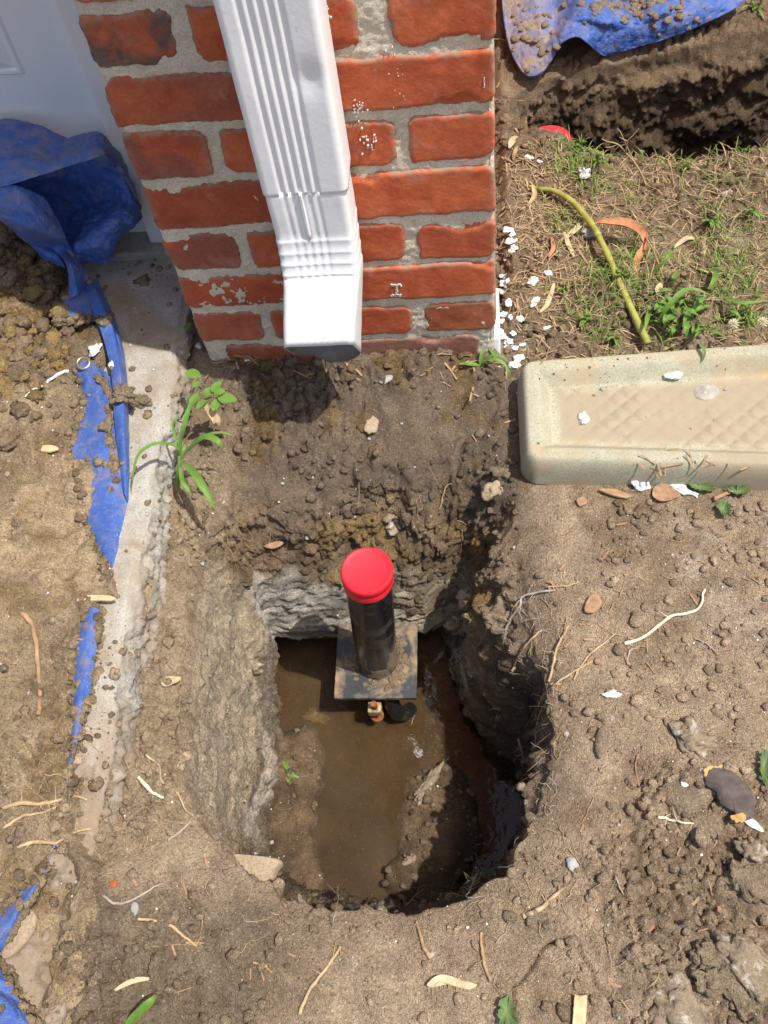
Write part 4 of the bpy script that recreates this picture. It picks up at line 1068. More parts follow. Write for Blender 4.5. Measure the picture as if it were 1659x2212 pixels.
tpart('spread', loft_sheet('spread', [
    PZ([(158,792,.022),(180,782,.026),(205,784,.026),(225,800,.020),(240,812,.018)]),
    PZ([(165,812,.016),(190,812,.026),(215,815,.030),(235,835,.022),(262,835,.012)]),
    PZ([(178,850,.010),(200,850,.020),(225,850,.022),(245,870,.018),(270,870,.009)]),
    PZ([(170,900,.008),(195,900,.014),(225,905,.016),(250,900,.014),(275,905,.007)]),
    PZ([(152,960,.008),(185,960,.014),(220,960,.018),(250,955,.014),(278,960,.006)]),
    PZ([(165,1020,.006),(200,1010,.012),(230,1010,.015),(255,1010,.012),(277,1020,.005)]),
    PZ([(175,1080,.004),(205,1075,.012),(235,1070,.014),(255,1075,.010),(276,1080,.004)]),
    PZ([(185,1130,.004),(212,1130,.011),(235,1130,.013),(250,1130,.009),(266,1130,.003)]),
    PZ([(205,1180,.004),(220,1180,.009),(235,1180,.011),(246,1180,.007),(256,1180,.003)]),
    PZ([(225,1225,.002),(232,1225,.006),(238,1225,.007),(243,1225,.004),(248,1225,.002)])], 70, 190, .0028, 71, .30))
tpart('buried_strip', loft_sheet('buried_strip', [
    PZ([(185,1318,.012),(200,1312,.016),(215,1315,.012)]), PZ([(165,1370,.012),(190,1368,.018),(212,1365,.013)]),
    PZ([(158,1440,.012),(182,1440,.019),(204,1438,.013)]), PZ([(155,1510,.012),(172,1510,.018),(192,1508,.012)]),
    PZ([(155,1570,.012),(165,1570,.016),(176,1570,.012)]), PZ([(148,1640,.010),(154,1640,.013),(160,1640,.010)]),
    PZ([(124,1760,.010),(128,1762,.013),(133,1762,.010)]), PZ([(112,1830,.010),(117,1832,.013),(122,1832,.010)])], 20, 220, .0022, 76, .34))
tpart('exposed_strip', loft_sheet('exposed_strip', [
    PZ([(104,1868,.012),(107,1870,.015),(110,1872,.012)]), PZ([(78,1898,.016),(84,1902,.022),(91,1908,.016)]), PZ([(58,1912,.016),(70,1920,.028),(80,1928,.018)]),
    PZ([(42,1930,.018),(55,1945,.030),(64,1955,.018)]), PZ([(20,1952,.018),(36,1968,.032),(48,1980,.018)]), PZ([(0,1968,.018),(18,1995,.034),(32,2010,.018)]),
    PZ([(-25,1990,.018),(-4,2020,.034),(14,2042,.020)]), PZ([(-70,2030,.018),(-40,2055,.032),(-15,2075,.02)])], 30, 150, .003, 81, .30))
tpart('exposed_strip', loft_sheet('exposed_strip_b', [
    PZ([(-80,2040,.02),(-40,2058,.024),(-12,2075,.02)]), PZ([(-80,2085,.022),(-30,2095,.034),(12,2112,.020)]),
    PZ([(-80,2130,.022),(-20,2135,.028),(40,2155,.020)]), PZ([(-80,2170,.022),(-5,2168,.040),(62,2195,.020)]), PZ([(-80,2240,.02),(5,2230,.028),(82,2240,.018)])], 60, 80, .0050, 84, .32))
# grommet ring
gc = atz(180, 784, .029); gm = MB()
prof = []
Vg = []; sg = 32; 
for r_, z_ in ((.0062, 0), (.0066, .0014), (.0078, .0022), (.0096, .0020), (.0108, .0010), (.0110, .0), (.0062, -.0004)): prof.append((r_, z_))
gm.lathe(prof[:-1], (0, 0, 0), sg); gm.f = [f for f in gm.f if len(f) == 4]
o = link('grommet', gm.mesh('grommet', True, 50), M['steel'], tarp); o.location = Vector(gc)-tarp.location; o.rotation_euler = (.25, .1, 0)

# second tarp over the far pit edge
t2 = empty('blue_tarp', tuple(atz(1300, 40, .0)), label='muddy blue tarp hanging over the edge of the far pit', category='tarp')
bot = [(1082,-30,.004),(1092,60,-.002),(1104,112,-.012),(1128,155,-.025),(1148,166,-.03),(1172,156,-.024),(1196,118,-.006),(1214,92,.014),(1245,79,.022),(1268,92,.012),(1300,118,-.03),(1330,111,-.032),(1380,98,-.028),(1430,86,-.022),(1530,46,-.012),(1590,16,-.004),(1625,-20,.0)]
mid = [(1086,-60,.006),(1110,30,.004),(1130,70,.002),(1150,105,-.002),(1165,112,-.004),(1182,100,.002),(1205,78,.018),(1225,58,.030),(1255,48,.032),(1290,60,.022),(1320,72,.004),(1350,66,.002),(1400,52,.006),(1445,40,.010),(1530,12,.008),(1590,-20,.008),(1625,-60,.006)]
mid2 = [(1090,-90,.008),(1125,-10,.010),(1145,20,.012),(1165,45,.014),(1180,50,.010),(1200,38,.006),(1225,22,.018),(1250,10,.034),(1285,14,.038),(1315,24,.034),(1340,22,.020),(1370,12,.014),(1420,2,.026),(1470,-10,.018),(1530,-40,.012),(1590,-70,.010),(1630,-100,.006)]
bk = [(p[0]-5, -150, .015) for p in bot]; bk2 = [(p[0]-10, -300, .02) for p in bot]
me = loft_sheet('tarp_sheet', [PZ(bot), PZ(mid), PZ(mid2), PZ(bk), PZ(bk2)], 300, 110, .0062, 91, lambda x, y: .62*sstep(.58, .48, x)+.26+.2*sstep(.72, .8, y))
me.flip_normals()
o = link('tarp_sheet', me, None, t2); o.location = -t2.location; s = o.modifiers.new('s', 'SOLIDIFY'); s.thickness = .0009
tarp2_sheet = o
hemp = [atz(*p)+np.array([0, 0, .0006]) for p in bot]; hm = MB(); hm.tube(crom(hemp, 240), .0016, 6)
hm_me = hm.mesh('hem'); a = hm_me.attributes.new('dirt', 'FLOAT', 'POINT'); a.data.foreach_set('value', np.full(len(hm_me.vertices), .35, np.float32))
o = link('hem', hm_me, M['tarp'], t2); o.location = -t2.location

# ================================================================== surface lookup
bpy.context.view_layer.update()
dg = bpy.context.evaluated_depsgraph_get()
def bvh_of(objs):
    Vs = []; Fs = []; n = 0
    for o in objs:
        me = o.data; v = np.zeros(len(me.vertices)*3, np.float32); me.vertices.foreach_get('co', v); v = v.reshape(-1, 3)
        mw_ = np.array(o.matrix_world); v = v@mw_[:3, :3].T+mw_[:3, 3]
        l = np.zeros(len(me.loops), np.int32); me.loops.foreach_get('vertex_index', l)
        Vs.append(v); Fs.append(l.reshape(-1, 4)+n); n += len(v)
    return BVHTree.FromPolygons(np.concatenate(Vs).tolist(), np.concatenate(Fs).tolist())
def window(o):
    return o
terr = bvh_of([ground, hole_o, pit_o, floor_o, heap_o, slab_o, tr_o, tarp2_sheet] + [c for c in tarp.children if c.name.split('.')[0] in ('spread', 'long_fold', 'buried_strip', 'exposed_strip', 'knot')])
CAMV = Vector(CAM)
def surf(px, py):
    d = Vector(vdir(px, py)); d.normalize(); loc, nrm, _, _ = terr.ray_cast(CAMV, d)
    if loc is None: loc = Vector(atz(px, py, -.05)); nrm = Vector((0, 0, 1))
    if nrm.z < 0: nrm = -nrm
    return np.array(loc), np.array(nrm)
def drop(x, y, z=.35):
    loc, nrm, _, _ = terr.ray_cast(Vector((x, y, z)), Vector((0, 0, -1)))
    if loc is None: return None, None
    if nrm.z < 0: nrm = -nrm
    return np.array(loc), np.array(nrm)
MPX = 1/1720.                                     # metres per plan unit on the ground

# ------------------------------------------------------------------ scattered crumbs (uncountable)
rng = np.random.RandomState(3)
def scatter_crumbs(name, pts, sizes, mat, label, sub=1, flat=.75, colr=None, seed=0, cat='soil'):
    IV, IF = ICO[sub]; n = len(pts); r = np.random.RandomState(seed)
    Q = IV[None]*(1+.55*(r.rand(n, len(IV), 1)-.5))
    sc = sizes[:, None, None]*np.stack([r.uniform(.7, 1.35, n), r.uniform(.7, 1.35, n), np.full(n, flat)*r.uniform(.7, 1.2, n)], 1)[:, None, :]
    Q = Q*sc
    a = r.uniform(0, 2*np.pi, n); ca, sa = np.cos(a)[:, None], np.sin(a)[:, None]
    Q = np.stack([Q[..., 0]*ca-Q[..., 1]*sa, Q[..., 0]*sa+Q[..., 1]*ca, Q[..., 2]], -1)
    Q = Q + pts[:, None, :]
    Fc = (IF[None]+(np.arange(n)*len(IV))[:, None, None]).reshape(-1, 3)
    col = None; wet = None
    if colr is not None: col = np.repeat(colr, len(IV), 0); wet = np.full(n*len(IV), .1)
    me = mesh_np(name, Q.reshape(-1, 3), Fc, col, wet, smooth=False)
    return link(name, me, mat, kind='stuff', label=label, category=cat)
def rand_points(n, box, dens, seed):
    r = np.random.RandomState(seed); out = []; nr = []
    xs = r.uniform(box[0], box[1], n); ys = r.uniform(box[2], box[3], n); k = r.rand(n)
    dn = dens(xs, ys)
    for x, y, q, d in zip(xs, ys, k, dn):
        if q > d: continue
        p, nn = drop(x, y)
        if p is None or p[2] < -.383: continue
        out.append(p); nr.append(nn)
    return np.array(out), np.array(nr)
def dens_soil(x, y):
    d = .40+.5*sstep(.45, .56, x)*sstep(-.52, -.70, y)+.3*sstep(-.2, -.05, y)*(x < .44)
    d = d + .10*(x < -.05)*sstep(-1, .1, y)-.15*(x < -.05)
    d = d*(1-.7*sstep(-.73, -.78, y)*sstep(.42, .34, x)*sstep(.12, .2, x))
    d = np.where((x > .435) & (x < 1.1) & (y > -.24) & (y < -.02), .01+.10*sstep(-.09, -.05, y), d)     # trough
    d = np.where((x > -.16) & (x < -.04) & (y > -.45) & (y < .18), .16, d)                 # slab
    d = d*np.clip(.30+2.4*(fbm(x, y, None, 10, 4, 31)+.20), .05, 1.5)
    return np.clip(d, 0, 1)
P1, N1 = rand_points(60000, (-.40, .86, -.93, .60), dens_soil, 11)
sz = .0008+.0056*rng.rand(len(P1))**6.5
ontr = (P1[:, 0] > .435) & (P1[:, 1] > -.235) & (P1[:, 1] < -.02)
sz[ontr] = np.minimum(sz[ontr], .0016)
P1 = P1+N1*(sz*.25)[:, None]
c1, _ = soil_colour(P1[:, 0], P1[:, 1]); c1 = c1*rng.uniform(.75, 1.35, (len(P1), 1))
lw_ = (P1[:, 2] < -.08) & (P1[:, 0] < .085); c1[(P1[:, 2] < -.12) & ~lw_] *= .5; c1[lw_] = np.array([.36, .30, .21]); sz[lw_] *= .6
big = sz > .0024
scatter_crumbs('soil_crumbs', P1[~big], sz[~big], M['soil'], 'fine crumbs of brown soil scattered over the whole ground', 1, colr=c1[~big], seed=5)
scatter_crumbs('soil_crumbs', P1[big], sz[big], M['soil'], 'larger lumps of brown soil lying among the crumbs', 2, colr=c1[big], seed=6)
P2, N2 = rand_points(3600, (-.38, .86, -.93, .45), lambda x, y: np.clip(.30+.5*sstep(.5, .62, x)*(y < -.25)+.4*(y > 0)*(x > .41)*sstep(.55, .44, x), 0, 1)*np.where((x > .435) & (y > -.24) & (y < -.02), .1, 1.), 12)
scatter_crumbs('paint_specks', P2+N2*.0003, .0004+.0012*rng.rand(len(P2))**3, M['flake'], 'tiny white specks of paint and lime strewn over the soil', 1, seed=7, cat='specks')
P2, N2 = rand_points(700, (-.38, .86, -.93, .3), lambda x, y: np.full(x.shape, .35), 14)
scatter_crumbs('grit', P2+N2*.0005, .0009+.0022*rng.rand(len(P2))**2, M['stone_grey'], 'small grey grit stones scattered in the soil', 2, seed=9, cat='grit')
# dirt lying on the far tarp
ptt = []
r_ = random.Random(77)
for i in range(480):
    if i % 3: px, py = r_.gauss(1375, 60), r_.gauss(10, 16)
    elif i % 2: px, py = r_.gauss(1160, 30), r_.gauss(80, 50)
    else: px, py = r_.uniform(1100, 1500), r_.uniform(0, 110)
    p, n_ = surf(px, py); ptt.append(p)
ptt = np.array(ptt); ok = ptt[:, 2] > -.06; ptt = ptt[ok]
scatter_crumbs('tarp_dirt', ptt, .0010+.007*rng.rand(len(ptt))**3.5, M['clod'], 'clods of soil lying on the far blue tarp', 2, seed=10)

hp_ = []
r_ = random.Random(79)
while len(hp_) < 420:
    q_ = surf(r_.uniform(-20, 250), r_.gauss(640, 110))[0]
    if q_[0] < -.19 and q_[1] < .19 and q_[2] > .015: hp_.append(q_)
hp_ = np.array(hp_); cH = np.where(rng.rand(len(hp_), 1) < .35, [[.36, .25, .11]], [[.30, .22, .14]])*rng.uniform(.75, 1.2, (len(hp_), 1))
scatter_crumbs('soil_clods', hp_, .0025+.011*rng.rand(len(hp_))**2.4, M['soil'], 'loose yellowish clods piled on the shaded heap beside the tarp', 3, .8, cH, 16)
edge_pts = []
r_ = random.Random(78)
EDG = [[(158,792),(165,812),(178,850),(170,900),(152,960),(165,1020),(175,1080),(185,1130),(205,1180),(225,1225),(238,1248)],
       [(185,1318),(165,1370),(158,1440),(155,1510),(155,1570),(148,1640),(124,1760),(112,1830)], [(215,1315),(212,1365),(204,1438),(192,1508),(176,1570),(160,1640),(133,1760)],
       [(104,1868),(78,1898),(42,1930),(20,1952),(0,1968)], [(110,1872),(80,1928),(48,1980),(14,2042)], [(0,2075),(30,2130),(62,2195),(80,2215)], [(118,700),(160,690),(200,690),(235,700)],
       [(215,815),(240,860),(235,930),(245,1000),(240,1060)]]
for i in range(1500):
    e_ = r_.choice(EDG); k_ = r_.randrange(len(e_)-1); t_ = r_.random()
    px, py = e_[k_][0]*(1-t_)+e_[k_+1][0]*t_+r_.gauss(0, 4.5), e_[k_][1]*(1-t_)+e_[k_+1][1]*t_+r_.gauss(0, 4)
    edge_pts.append(surf(px, py)[0])
edge_pts = np.array(edge_pts); cE = np.array([.33, .25, .155])*rng.uniform(.6, 1.15, (len(edge_pts), 1))
scatter_crumbs('soil_crumbs', edge_pts, .0012+.0050*rng.rand(len(edge_pts))**2.6, M['soil'], 'lumps of soil heaped against the edges of the blue tarp strips', 2, .7, cE, 15)
# ------------------------------------------------------------------ fine roots, litter, grass
def wander(p0, ang, length, n, wob, r, lift=.0015, rise=0):
    pts = []; x, y = p0; 
    for i in range(n):
        q, _ = drop(x, y)
        if q is None: break
        if pts and abs(q[2]-pts[-1][2]) > .012: q[2] = pts[-1][2]+(.012 if q[2] > pts[-1][2] else -.012)
        q[2] += lift + rise*math.sin(math.pi*i/(n-1)); pts.append(q)
        ang += r.gauss(0, wob); x += math.cos(ang)*length/n; y += math.sin(ang)*length/n
    return pts
R1 = random.Random(21)
fr_ = MB()
def rand_in(D, r):  # D: list of (px,py,sx,sy,weight)
    c = r.choices(D, [d[4] for d in D])[0]; return r.gauss(c[0], c[2]), r.gauss(c[1], c[3])
ROOTZ = [(1200,1400,70,90,5),(1180,1600,25,60,2),(1080,1830,90,50,4),(1150,1900,120,60,3),(200,1620,110,50,3),(330,1800,110,40,3),(1300,1900,150,150,3),(1400,1300,150,200,2),(620,1150,100,30,2),(900,1080,80,40,1.5),(1400,2050,180,90,2),(450,1950,120,90,1.5),(100,1700,70,60,1.5),(1000,2050,200,90,1)]
for i in range(230):
    px, py = rand_in(ROOTZ, R1); p, _ = surf(px, py)
    if p[2] < -.2: continue
    pts = wander(p[:2], R1.uniform(0, 6.28), R1.uniform(.012, .055), R1.randint(6, 12), .55, R1, .0012, R1.uniform(0, .003))
    if len(pts) > 3: fr_.tube(crom(pts, len(pts)*2), np.linspace(1, .35, len(pts)*2)*R1.uniform(.00022, .0006), 4, False)
link('fine_roots', fr_.mesh('fine_roots'), M['root'], kind='stuff', label='hair-thin pale roots lying across the soil and hole rim', category='roots')
# dangling root hairs on the right side of the hole
dr_ = MB()
for i in range(90):
    px, py = rand_in([(1150,1450,30,70,3),(1180,1640,12,70,2),(1100,1850,40,25,2),(1000,1930,70,10,2),(1140,1330,30,40,2)], R1)
    p, nn = surf(px, py)
    q = [p+nn*.001]; d = np.array([R1.uniform(-.8, .2), R1.uniform(-.5, .5), R1.uniform(-.7, .5)])
    for k in range(7):
        d = d+np.array([R1.gauss(0, .45), R1.gauss(0, .45), R1.gauss(-.08, .35)]); d /= np.linalg.norm(d); q.append(q[-1]+d*R1.uniform(.002, .0055))
    dr_.tube(q, np.linspace(.0005, .0002, 8), 4, False)
link('root_hairs', dr_.mesh('root_hairs'), M['greyroot'], kind='stuff', label='tangled root hairs hanging from the rim of the hole', category='roots')

def dens_grass(x, y):
    """how grassy the yard is"""
    d = .08+.8*sstep(.04, .28, fbm(x, y, None, 16, 3, 701)+.08)
    d = d*sstep(.47, .56, x+.05*fbm(x, y, None, 20, 2, 702))
    d = d*(.45+.55*sstep(.02, .10, x-.45))
    return d
gb = MB(); st = MB(); R2 = random.Random(31)
inpit = lambda x, y: bool(inside(np.array([x]), np.array([y]), pit2c[::4])[0])
ng = 0
for i in range(10500):
    x = R2.uniform(.44, .92); y = R2.uniform(-.02, .42)
    if inpit(x, y): continue
    d = float(dens_grass(np.array([x]), np.array([y]))[0])
    if R2.random() > d: 
        if R2.random() > .26: continue
        # straw / dead stem lying flat
        a = R2.uniform(0, 6.28); L = R2.uniform(.010, .035); p, _ = drop(x, y)
        if p is None or p[2] < -.1: continue
        c, s_ = math.cos(a), math.sin(a)
        P_ = [p+np.array([c*L*t, s_*L*t, .0015+.004*math.sin(t*3.1)*R2.random()]) for t in (0, .35, .7, 1)]
        ww = R2.uniform(.0004, .0013); st.blade(P_, [ww, ww, ww*.8, ww*.3], fold=.1); continue
    p, _ = drop(x, y)
    if p is None or p[2] < -.1: continue
    a = R2.uniform(0, 6.28); L = R2.uniform(.012, .034); w = R2.uniform(.0006, .0017); ben = R2.uniform(.3, 1.2); hgt = R2.uniform(.25, .8)
    P_ = [p+np.array([math.cos(a)*L*(t**1.4)*ben, math.sin(a)*L*(t**1.4)*ben, L*hgt*math.sin(t*R2.uniform(1.6, 2.3))]) for t in (0, .3, .6, .85, 1)]
    (gb if R2.random() < .68 else st).blade(P_, [w*.8, w, w*.9, w*.5, w*.08])
link('grass', gb.mesh('grass'), M['grass'], kind='stuff', label='short patchy green grass behind the splash block', category='grass')
link('straw_litter', st.mesh('straw'), M['straw'], kind='stuff', label='dry straw coloured grass litter strewn in the yard', category='litter')
# dead stems at wall foot and soil
ds = MB()
LIT = [(1130,520,50,160,6),(1180,620,60,60,4),(1150,350,50,40,2),(480,765,50,18,5),(440,700,15,30,2),(1000,790,60,12,2),(1220,440,60,40,2),(750,800,120,14,1.5),(1500,1000,60,15,1)]
for i in range(330):
    px, py = rand_in(LIT, R2)
    if py > 1100 or (px < 1072 and py < 735 and px > 425): continue
    p, _ = surf(px, py)
    if p[0] < .415 and p[1] > -.004: continue
    L = R2.uniform(.008, .030); a = R2.uniform(0, 6.28); 
    P_ = [p+np.array([math.cos(a)*L*t, math.sin(a)*L*t, .0015+.003*math.sin(t*3.1)+R2.uniform(0, .001)]) for t in (-.5, -.2, .2, .5)]
    P_ = [q for q in P_ if not (q[0] < .414 and q[1] > -.003)]
    if len(P_) < 3: continue
    ds.blade(P_, [R2.uniform(.0008, .0030)]*len(P_), fold=R2.uniform(0, .3))
link('dead_stems', ds.mesh('dead_stems'), M['brownstraw'], kind='stuff', label='brown dead stems and mulch shreds at the foot of the wall', category='litter')
# small wood shreds in the soil
wsb = MB()
for i in range(90):
    px, py = rand_in([(1350,1250,150,120,5),(1300,1500,150,200,3),(1450,1900,150,200,3),(1000,880,80,60,3),(100,1100,80,250,3),(900,2100,300,80,2),(350,1950,120,150,2)], R2)
    p, n_ = surf(px, py)
    if p[2] < -.15: continue
    L = R2.uniform(.003, .011); a = R2.uniform(0, 6.28); u_ = np.array([math.cos(a), math.sin(a), R2.uniform(-.2, .2)])*L; v_ = np.array([-math.sin(a), math.cos(a), R2.uniform(-.3, .3)])*R2.uniform(.0006, .0018); z_ = np.array([0, 0, R2.uniform(.0005, .001)])
    c = p+np.array([0, 0, .001]); 
    V = [c-u_-v_, c+u_-v_*.6, c+u_*.9+v_, c-u_*.8+v_*.8]; V = V+[q+z_ for q in V]
    wsb.add(V, [(0, 3, 2, 1), (4, 5, 6, 7), (0, 1, 5, 4), (1, 2, 6, 5), (2, 3, 7, 6), (3, 0, 4, 7)])
link('wood_shreds', wsb.mesh('wood_shreds', False), M['wood'], kind='stuff', label='little brown wood shreds scattered in the soil', category='litter')

# ================================================================== individual things
def thing_mesh(name, me, mat, base, label, cat, group=None):
    shift(me, base); o = link(name, me, mat, label=label, category=cat); o.location = base
    if group: o['group'] = group
    return o
def lump(name, px, py, sx, sy, sz_, mat, label, cat, seed, ang=0, rough=.35, sub=3, sink=.35, group=None, tilt=0, angular=False):
    """irregular stone, clod or chip resting on the surface; sx, sy, sz are half sizes in metres"""
    p, nn = surf(px, py)
    IV, IF = ICO[sub]; q = IV.copy()
    q = q*(1+rough*2*fbm(IV[:, 0]+seed, IV[:, 1], IV[:, 2], 1.6, 3, seed))[:, None]
    if angular: q = np.sign(q)*np.abs(q)**.72
    if mat in ('clod', 'stone_pale') and rough > .2:
        k_ = 1/max(sx, sy); W_q = IV*np.array([sx, sy, sz_])
        q = q*(1+(.9*aggr(W_q[:, 0]+seed, W_q[:, 1], .009, seed, W_q[:, 2])-.002)*k_*1.6+.10*fbm(IV[:, 0], IV[:, 1], IV[:, 2], 7, 3, seed+3))[:, None]
    q = q*np.array([sx, sy, sz_]); a = rad(ang); c, s = math.cos(a), math.sin(a)
    ct, st_ = math.cos(rad(tilt)), math.sin(rad(tilt))
    q = np.stack([q[:, 0], q[:, 1]*ct-q[:, 2]*st_, q[:, 1]*st_+q[:, 2]*ct], 1)
    q = np.stack([q[:, 0]*c-q[:, 1]*s, q[:, 0]*s+q[:, 1]*c, q[:, 2]], 1)
    base = p+np.array([0, 0, sz_*(1-2*sink)+.0005])
    me = mesh_np(name, q+base, IF, smooth=not angular)
    return thing_mesh(name, me, M[mat], base, label, cat, group)
def chip(name, pts, th, mat, label, cat, seed=0, curl=0, group=None, lift=.002, tiltz=0, jag=.0006):
    """flat piece with the outline pts (plan units), real thickness"""
    c0 = np.mean(pts, 0); p, nn = surf(*c0); p = p+np.array([0, 0, lift])
    O = np.array([atz(px, py, p[2])[:2] for px, py in pts]); m = 64; O = crom(O, m, True)
    O = O+jag*np.stack([vn(O[:, 0]*400, O[:, 1]*400, None, seed)+.5*vn(O[:, 0]*900, O[:, 1]*900, None, seed+2), vn(O[:, 0]*400, O[:, 1]*400, None, seed+1)+.5*vn(O[:, 0]*900, O[:, 1]*900, None, seed+3)], 1)
    cc = O.mean(0); V = []; rad_ = np.abs(O-cc).max()
    fr = (0, .35, .7, .93, 1.0)
    def hz(xy, f): return p[2]+curl*f*f + tiltz*((xy[..., 0]-cc[0])/rad_) + .0007*fbm(xy[..., 0], xy[..., 1], None, 120, 2, seed+4)
    topz = []
    for f in fr[1:]:
        xy = cc+(O-cc)*f; V.append(np.column_stack([xy, hz(xy, f)+th*(1 if f < .95 else .75)]))
    for f in fr[:0:-1]:
        xy = cc+(O-cc)*f*(.985 if f == 1 else 1); V.append(np.column_stack([xy, hz(xy, f)]))
    V = np.concatenate(V); n = m; F_ = [(i*n+k, i*n+(k+1) % n, (i+1)*n+(k+1) % n, (i+1)*n+k) for i in range(7) for k in range(n)]
    ct = len(V); V = np.vstack([V, [[*cc, p[2]+th]], [[*cc, p[2]]]])
    F3 = [(ct, (k+1) % n, k) for k in range(n)]+[(ct+1, 7*n+k, 7*n+(k+1) % n) for k in range(n)]
    me = bpy.data.meshes.new(name); me.from_pydata(V.tolist(), [], F_+F3); me.update()
    me.polygons.foreach_set('use_smooth', np.ones(len(me.polygons), bool)); me.set_sharp_from_angle(angle=rad(50))
    if me.polygons[4*n].normal.z > 0 and False: me.flip_normals()
    import bmesh; bm = bmesh.new(); bm.from_mesh(me); bmesh.ops.recalc_face_normals(bm, faces=bm.faces); bm.to_mesh(me); bm.free()
    return thing_mesh(name, me, M[mat], np.array([cc[0], cc[1], p[2]]), label, cat, group)
def strand(name, pts, r0, r1, mat, label, cat, lift=.002, sub=None, group=None, seed=1, arc=0, seg=7, wob=.0006):
    """root, twig or stem through surface points"""
    P_ = []
    for i, p in enumerate(pts):
        if len(p) == 3: q = surf(p[0], p[1])[0]+np.array([0, 0, p[2]])
        else: q = surf(*p)[0]+np.array([0, 0, lift+arc*math.sin(math.pi*i/(len(pts)-1))])
        P_.append(q)
    n = max(12, len(pts)*6); Q = crom(P_, n); t = np.linspace(0, 1, n)
    Q = Q+wob*np.stack([vn(t*14, t*0, None, seed), vn(t*14, t*0, None, seed+1), vn(t*14, t*0, None, seed+2)], 1)*2
    b = MB(); b.tube(Q, (r0+(r1-r0)*t)*(1+.35*vn(t*18, t*0, None, seed+3)), seg)
    R_ = random.Random(seed)
    for k in range(sub or 0):
        i = R_.randint(2, n-2); q = [Q[i]]; d = np.array([R_.uniform(-1, 1), R_.uniform(-1, 1), R_.uniform(-.1, .4)])
        for j in range(6):
            d = d+np.array([R_.gauss(0, .4), R_.gauss(0, .4), R_.gauss(-.05, .25)]); d /= np.linalg.norm(d); q.append(q[-1]+d*R_.uniform(.0015, .0045))
        b.tube(q, np.linspace(min(r0, r1)*.55, .00018, 7), 4, False)
    me = b.mesh(name); base = np.array(Q[0])
    return thing_mesh(name, me, M[mat], base, label, cat, group)

# --- paint chips
def flake(px, py, s, label, seed, group=None, mat='flake', asp=1.3, ang=None):
    return lump('paint_chip', px, py, s*MPX*asp, s*MPX, s*MPX*.45, mat, label, 'paint chip', seed, ang if ang is not None else seed*37 % 180, .55, 3, .3, group)
G = 'white paint chips along the foot of the wall'; GL = 'ragged white paint chip among litter at the foot of the wall'
chips_ = [(1092,498,9),(1101,508,7),(1096,522,9),(1104,536,8),(1082,598,9),(1080,614,8),(1092,606,7),(1079,632,10),(1088,648,8),(1094,656,9),(1083,680,9),(1098,688,7),(1078,695,8),(1083,728,9),(1096,738,8),(1092,752,9),(1105,752,7),(1119,690,8),(1080,720,9),(1088,741,6),(1102,722,7),(1099,545,7),(1107,520,6),(1086,560,6),(1079,660,7)]
courses = {0: 'lowest visible', 1: 'second', 2: 'third', 3: 'fourth', 4: 'fifth', 5: 'sixth'}
bands = {}
for c in chips_: bands.setdefault(int((760-c[1])//46), []).append(c)
ordn = ['nearest the wall', 'second from the wall', 'third from the wall', 'fourth from the wall', 'fifth from the wall', 'sixth from the wall', 'seventh from the wall', 'eighth from the wall', 'ninth from the wall', 'tenth from the wall']
kk = 0
for b_i, cs in sorted(bands.items()):
    for q_, (px, py, s) in enumerate(sorted(cs)):
        flake(px+6, py, s, 'white paint chip %s beside the %s brick course' % (ordn[q_], courses[min(b_i, 5)]), 300+kk, G); kk += 1
flake(1111, 790, 10, 'white paint chip leaning on the left end of the splash block', 340); flake(1119, 776, 10, 'white paint chip just above the corner of the splash block', 341)
flake(1264, 378, 12, 'white paint chip between grass tufts below the far pit', 342); flake(1256, 368, 8, 'small white paint chip touching the larger one in the grass', 343)
flake(1143, 343, 11, 'white paint chip on bare soil below the buried red cap', 344); flake(1165, 350, 6, 'tiny white crumb right of the chip below the buried red cap', 345)
flake(1147, 605, 6, 'white paint crumb left of the rounder chip beside the wall', 346); flake(1152, 608, 11, 'round white paint chip beside the wall level with the elbow', 347)
flake(1154, 654, 9, 'elongated white paint chip below the round one by the wall', 348, asp=2, ang=60)
flake(1182, 590, 10, 'white paint chip above the pale husk near the green stalk', 349)
flake(1180, 710, 7, 'small white chip on bare soil above the splash block', 350); flake(1130, 745, 6, 'white chip near the back corner of the splash block', 351)
flake(205, 757, 13, 'white paint chip on the soil heap above the grommet', 352); flake(243, 790, 8, 'white crumb beside the blue tarp fold', 353)
flake(430, 748, 7, 'white chip in the twigs at the left foot of the pillar', 354); flake(533, 776, 9, 'bright white chip under the left foot of the pillar', 355)
flake(1390, 1048, 15, 'large white paint chip against the front of the splash block', 356, asp=1.15); flake(1372, 1042, 8, 'small grey white chip left of the large one below the splash block', 357)
flake(1470, 1058, 12, 'slanting white chip right of the brown leaf', 358, asp=1.9, ang=-28); flake(1500, 1068, 6, 'small white chip right of the slanting one', 359)
flake(1448, 812, 10, 'dirty white chip in the trough near its far wall', 360, asp=1.7, ang=5); flake(1464, 810, 11, 'clean white chip touching the dirty one in the trough', 361)
flake(1260, 906, 12, 'white and yellow chip alone on the diamond pattern of the trough', 362)
flake(1322, 1500, 7, 'white sliver lying on bare soil above the pale root', 363, asp=2.4, ang=5)
flake(1520, 1675, 8, 'white crumb above the flat dry clod', 364); flake(1480, 1695, 6, 'tiny white crumb left of the dark bark', 365)
flake(848, 1115, 12, 'chalky white lump on the far slope above the red cap', 366, mat='stone_pale'); flake(845, 1135, 9, 'lower chalky white bit on the far slope above the red cap', 367, mat='stone_pale')
flake(80, 290, 1, 'x', 1) if False else None
flake(1395, 640, 7, 'small pale crumb beside the stalk', 368, mat='stone_pale')
strand('paint_strip', [(150,805),(128,812),(110,825),(92,838),(75,845),(58,860)], .0028, .0012, 'flake', 'long thin strip of white paint lying on the soil heap', 'paint strip', .003, seed=5, wob=.0012)

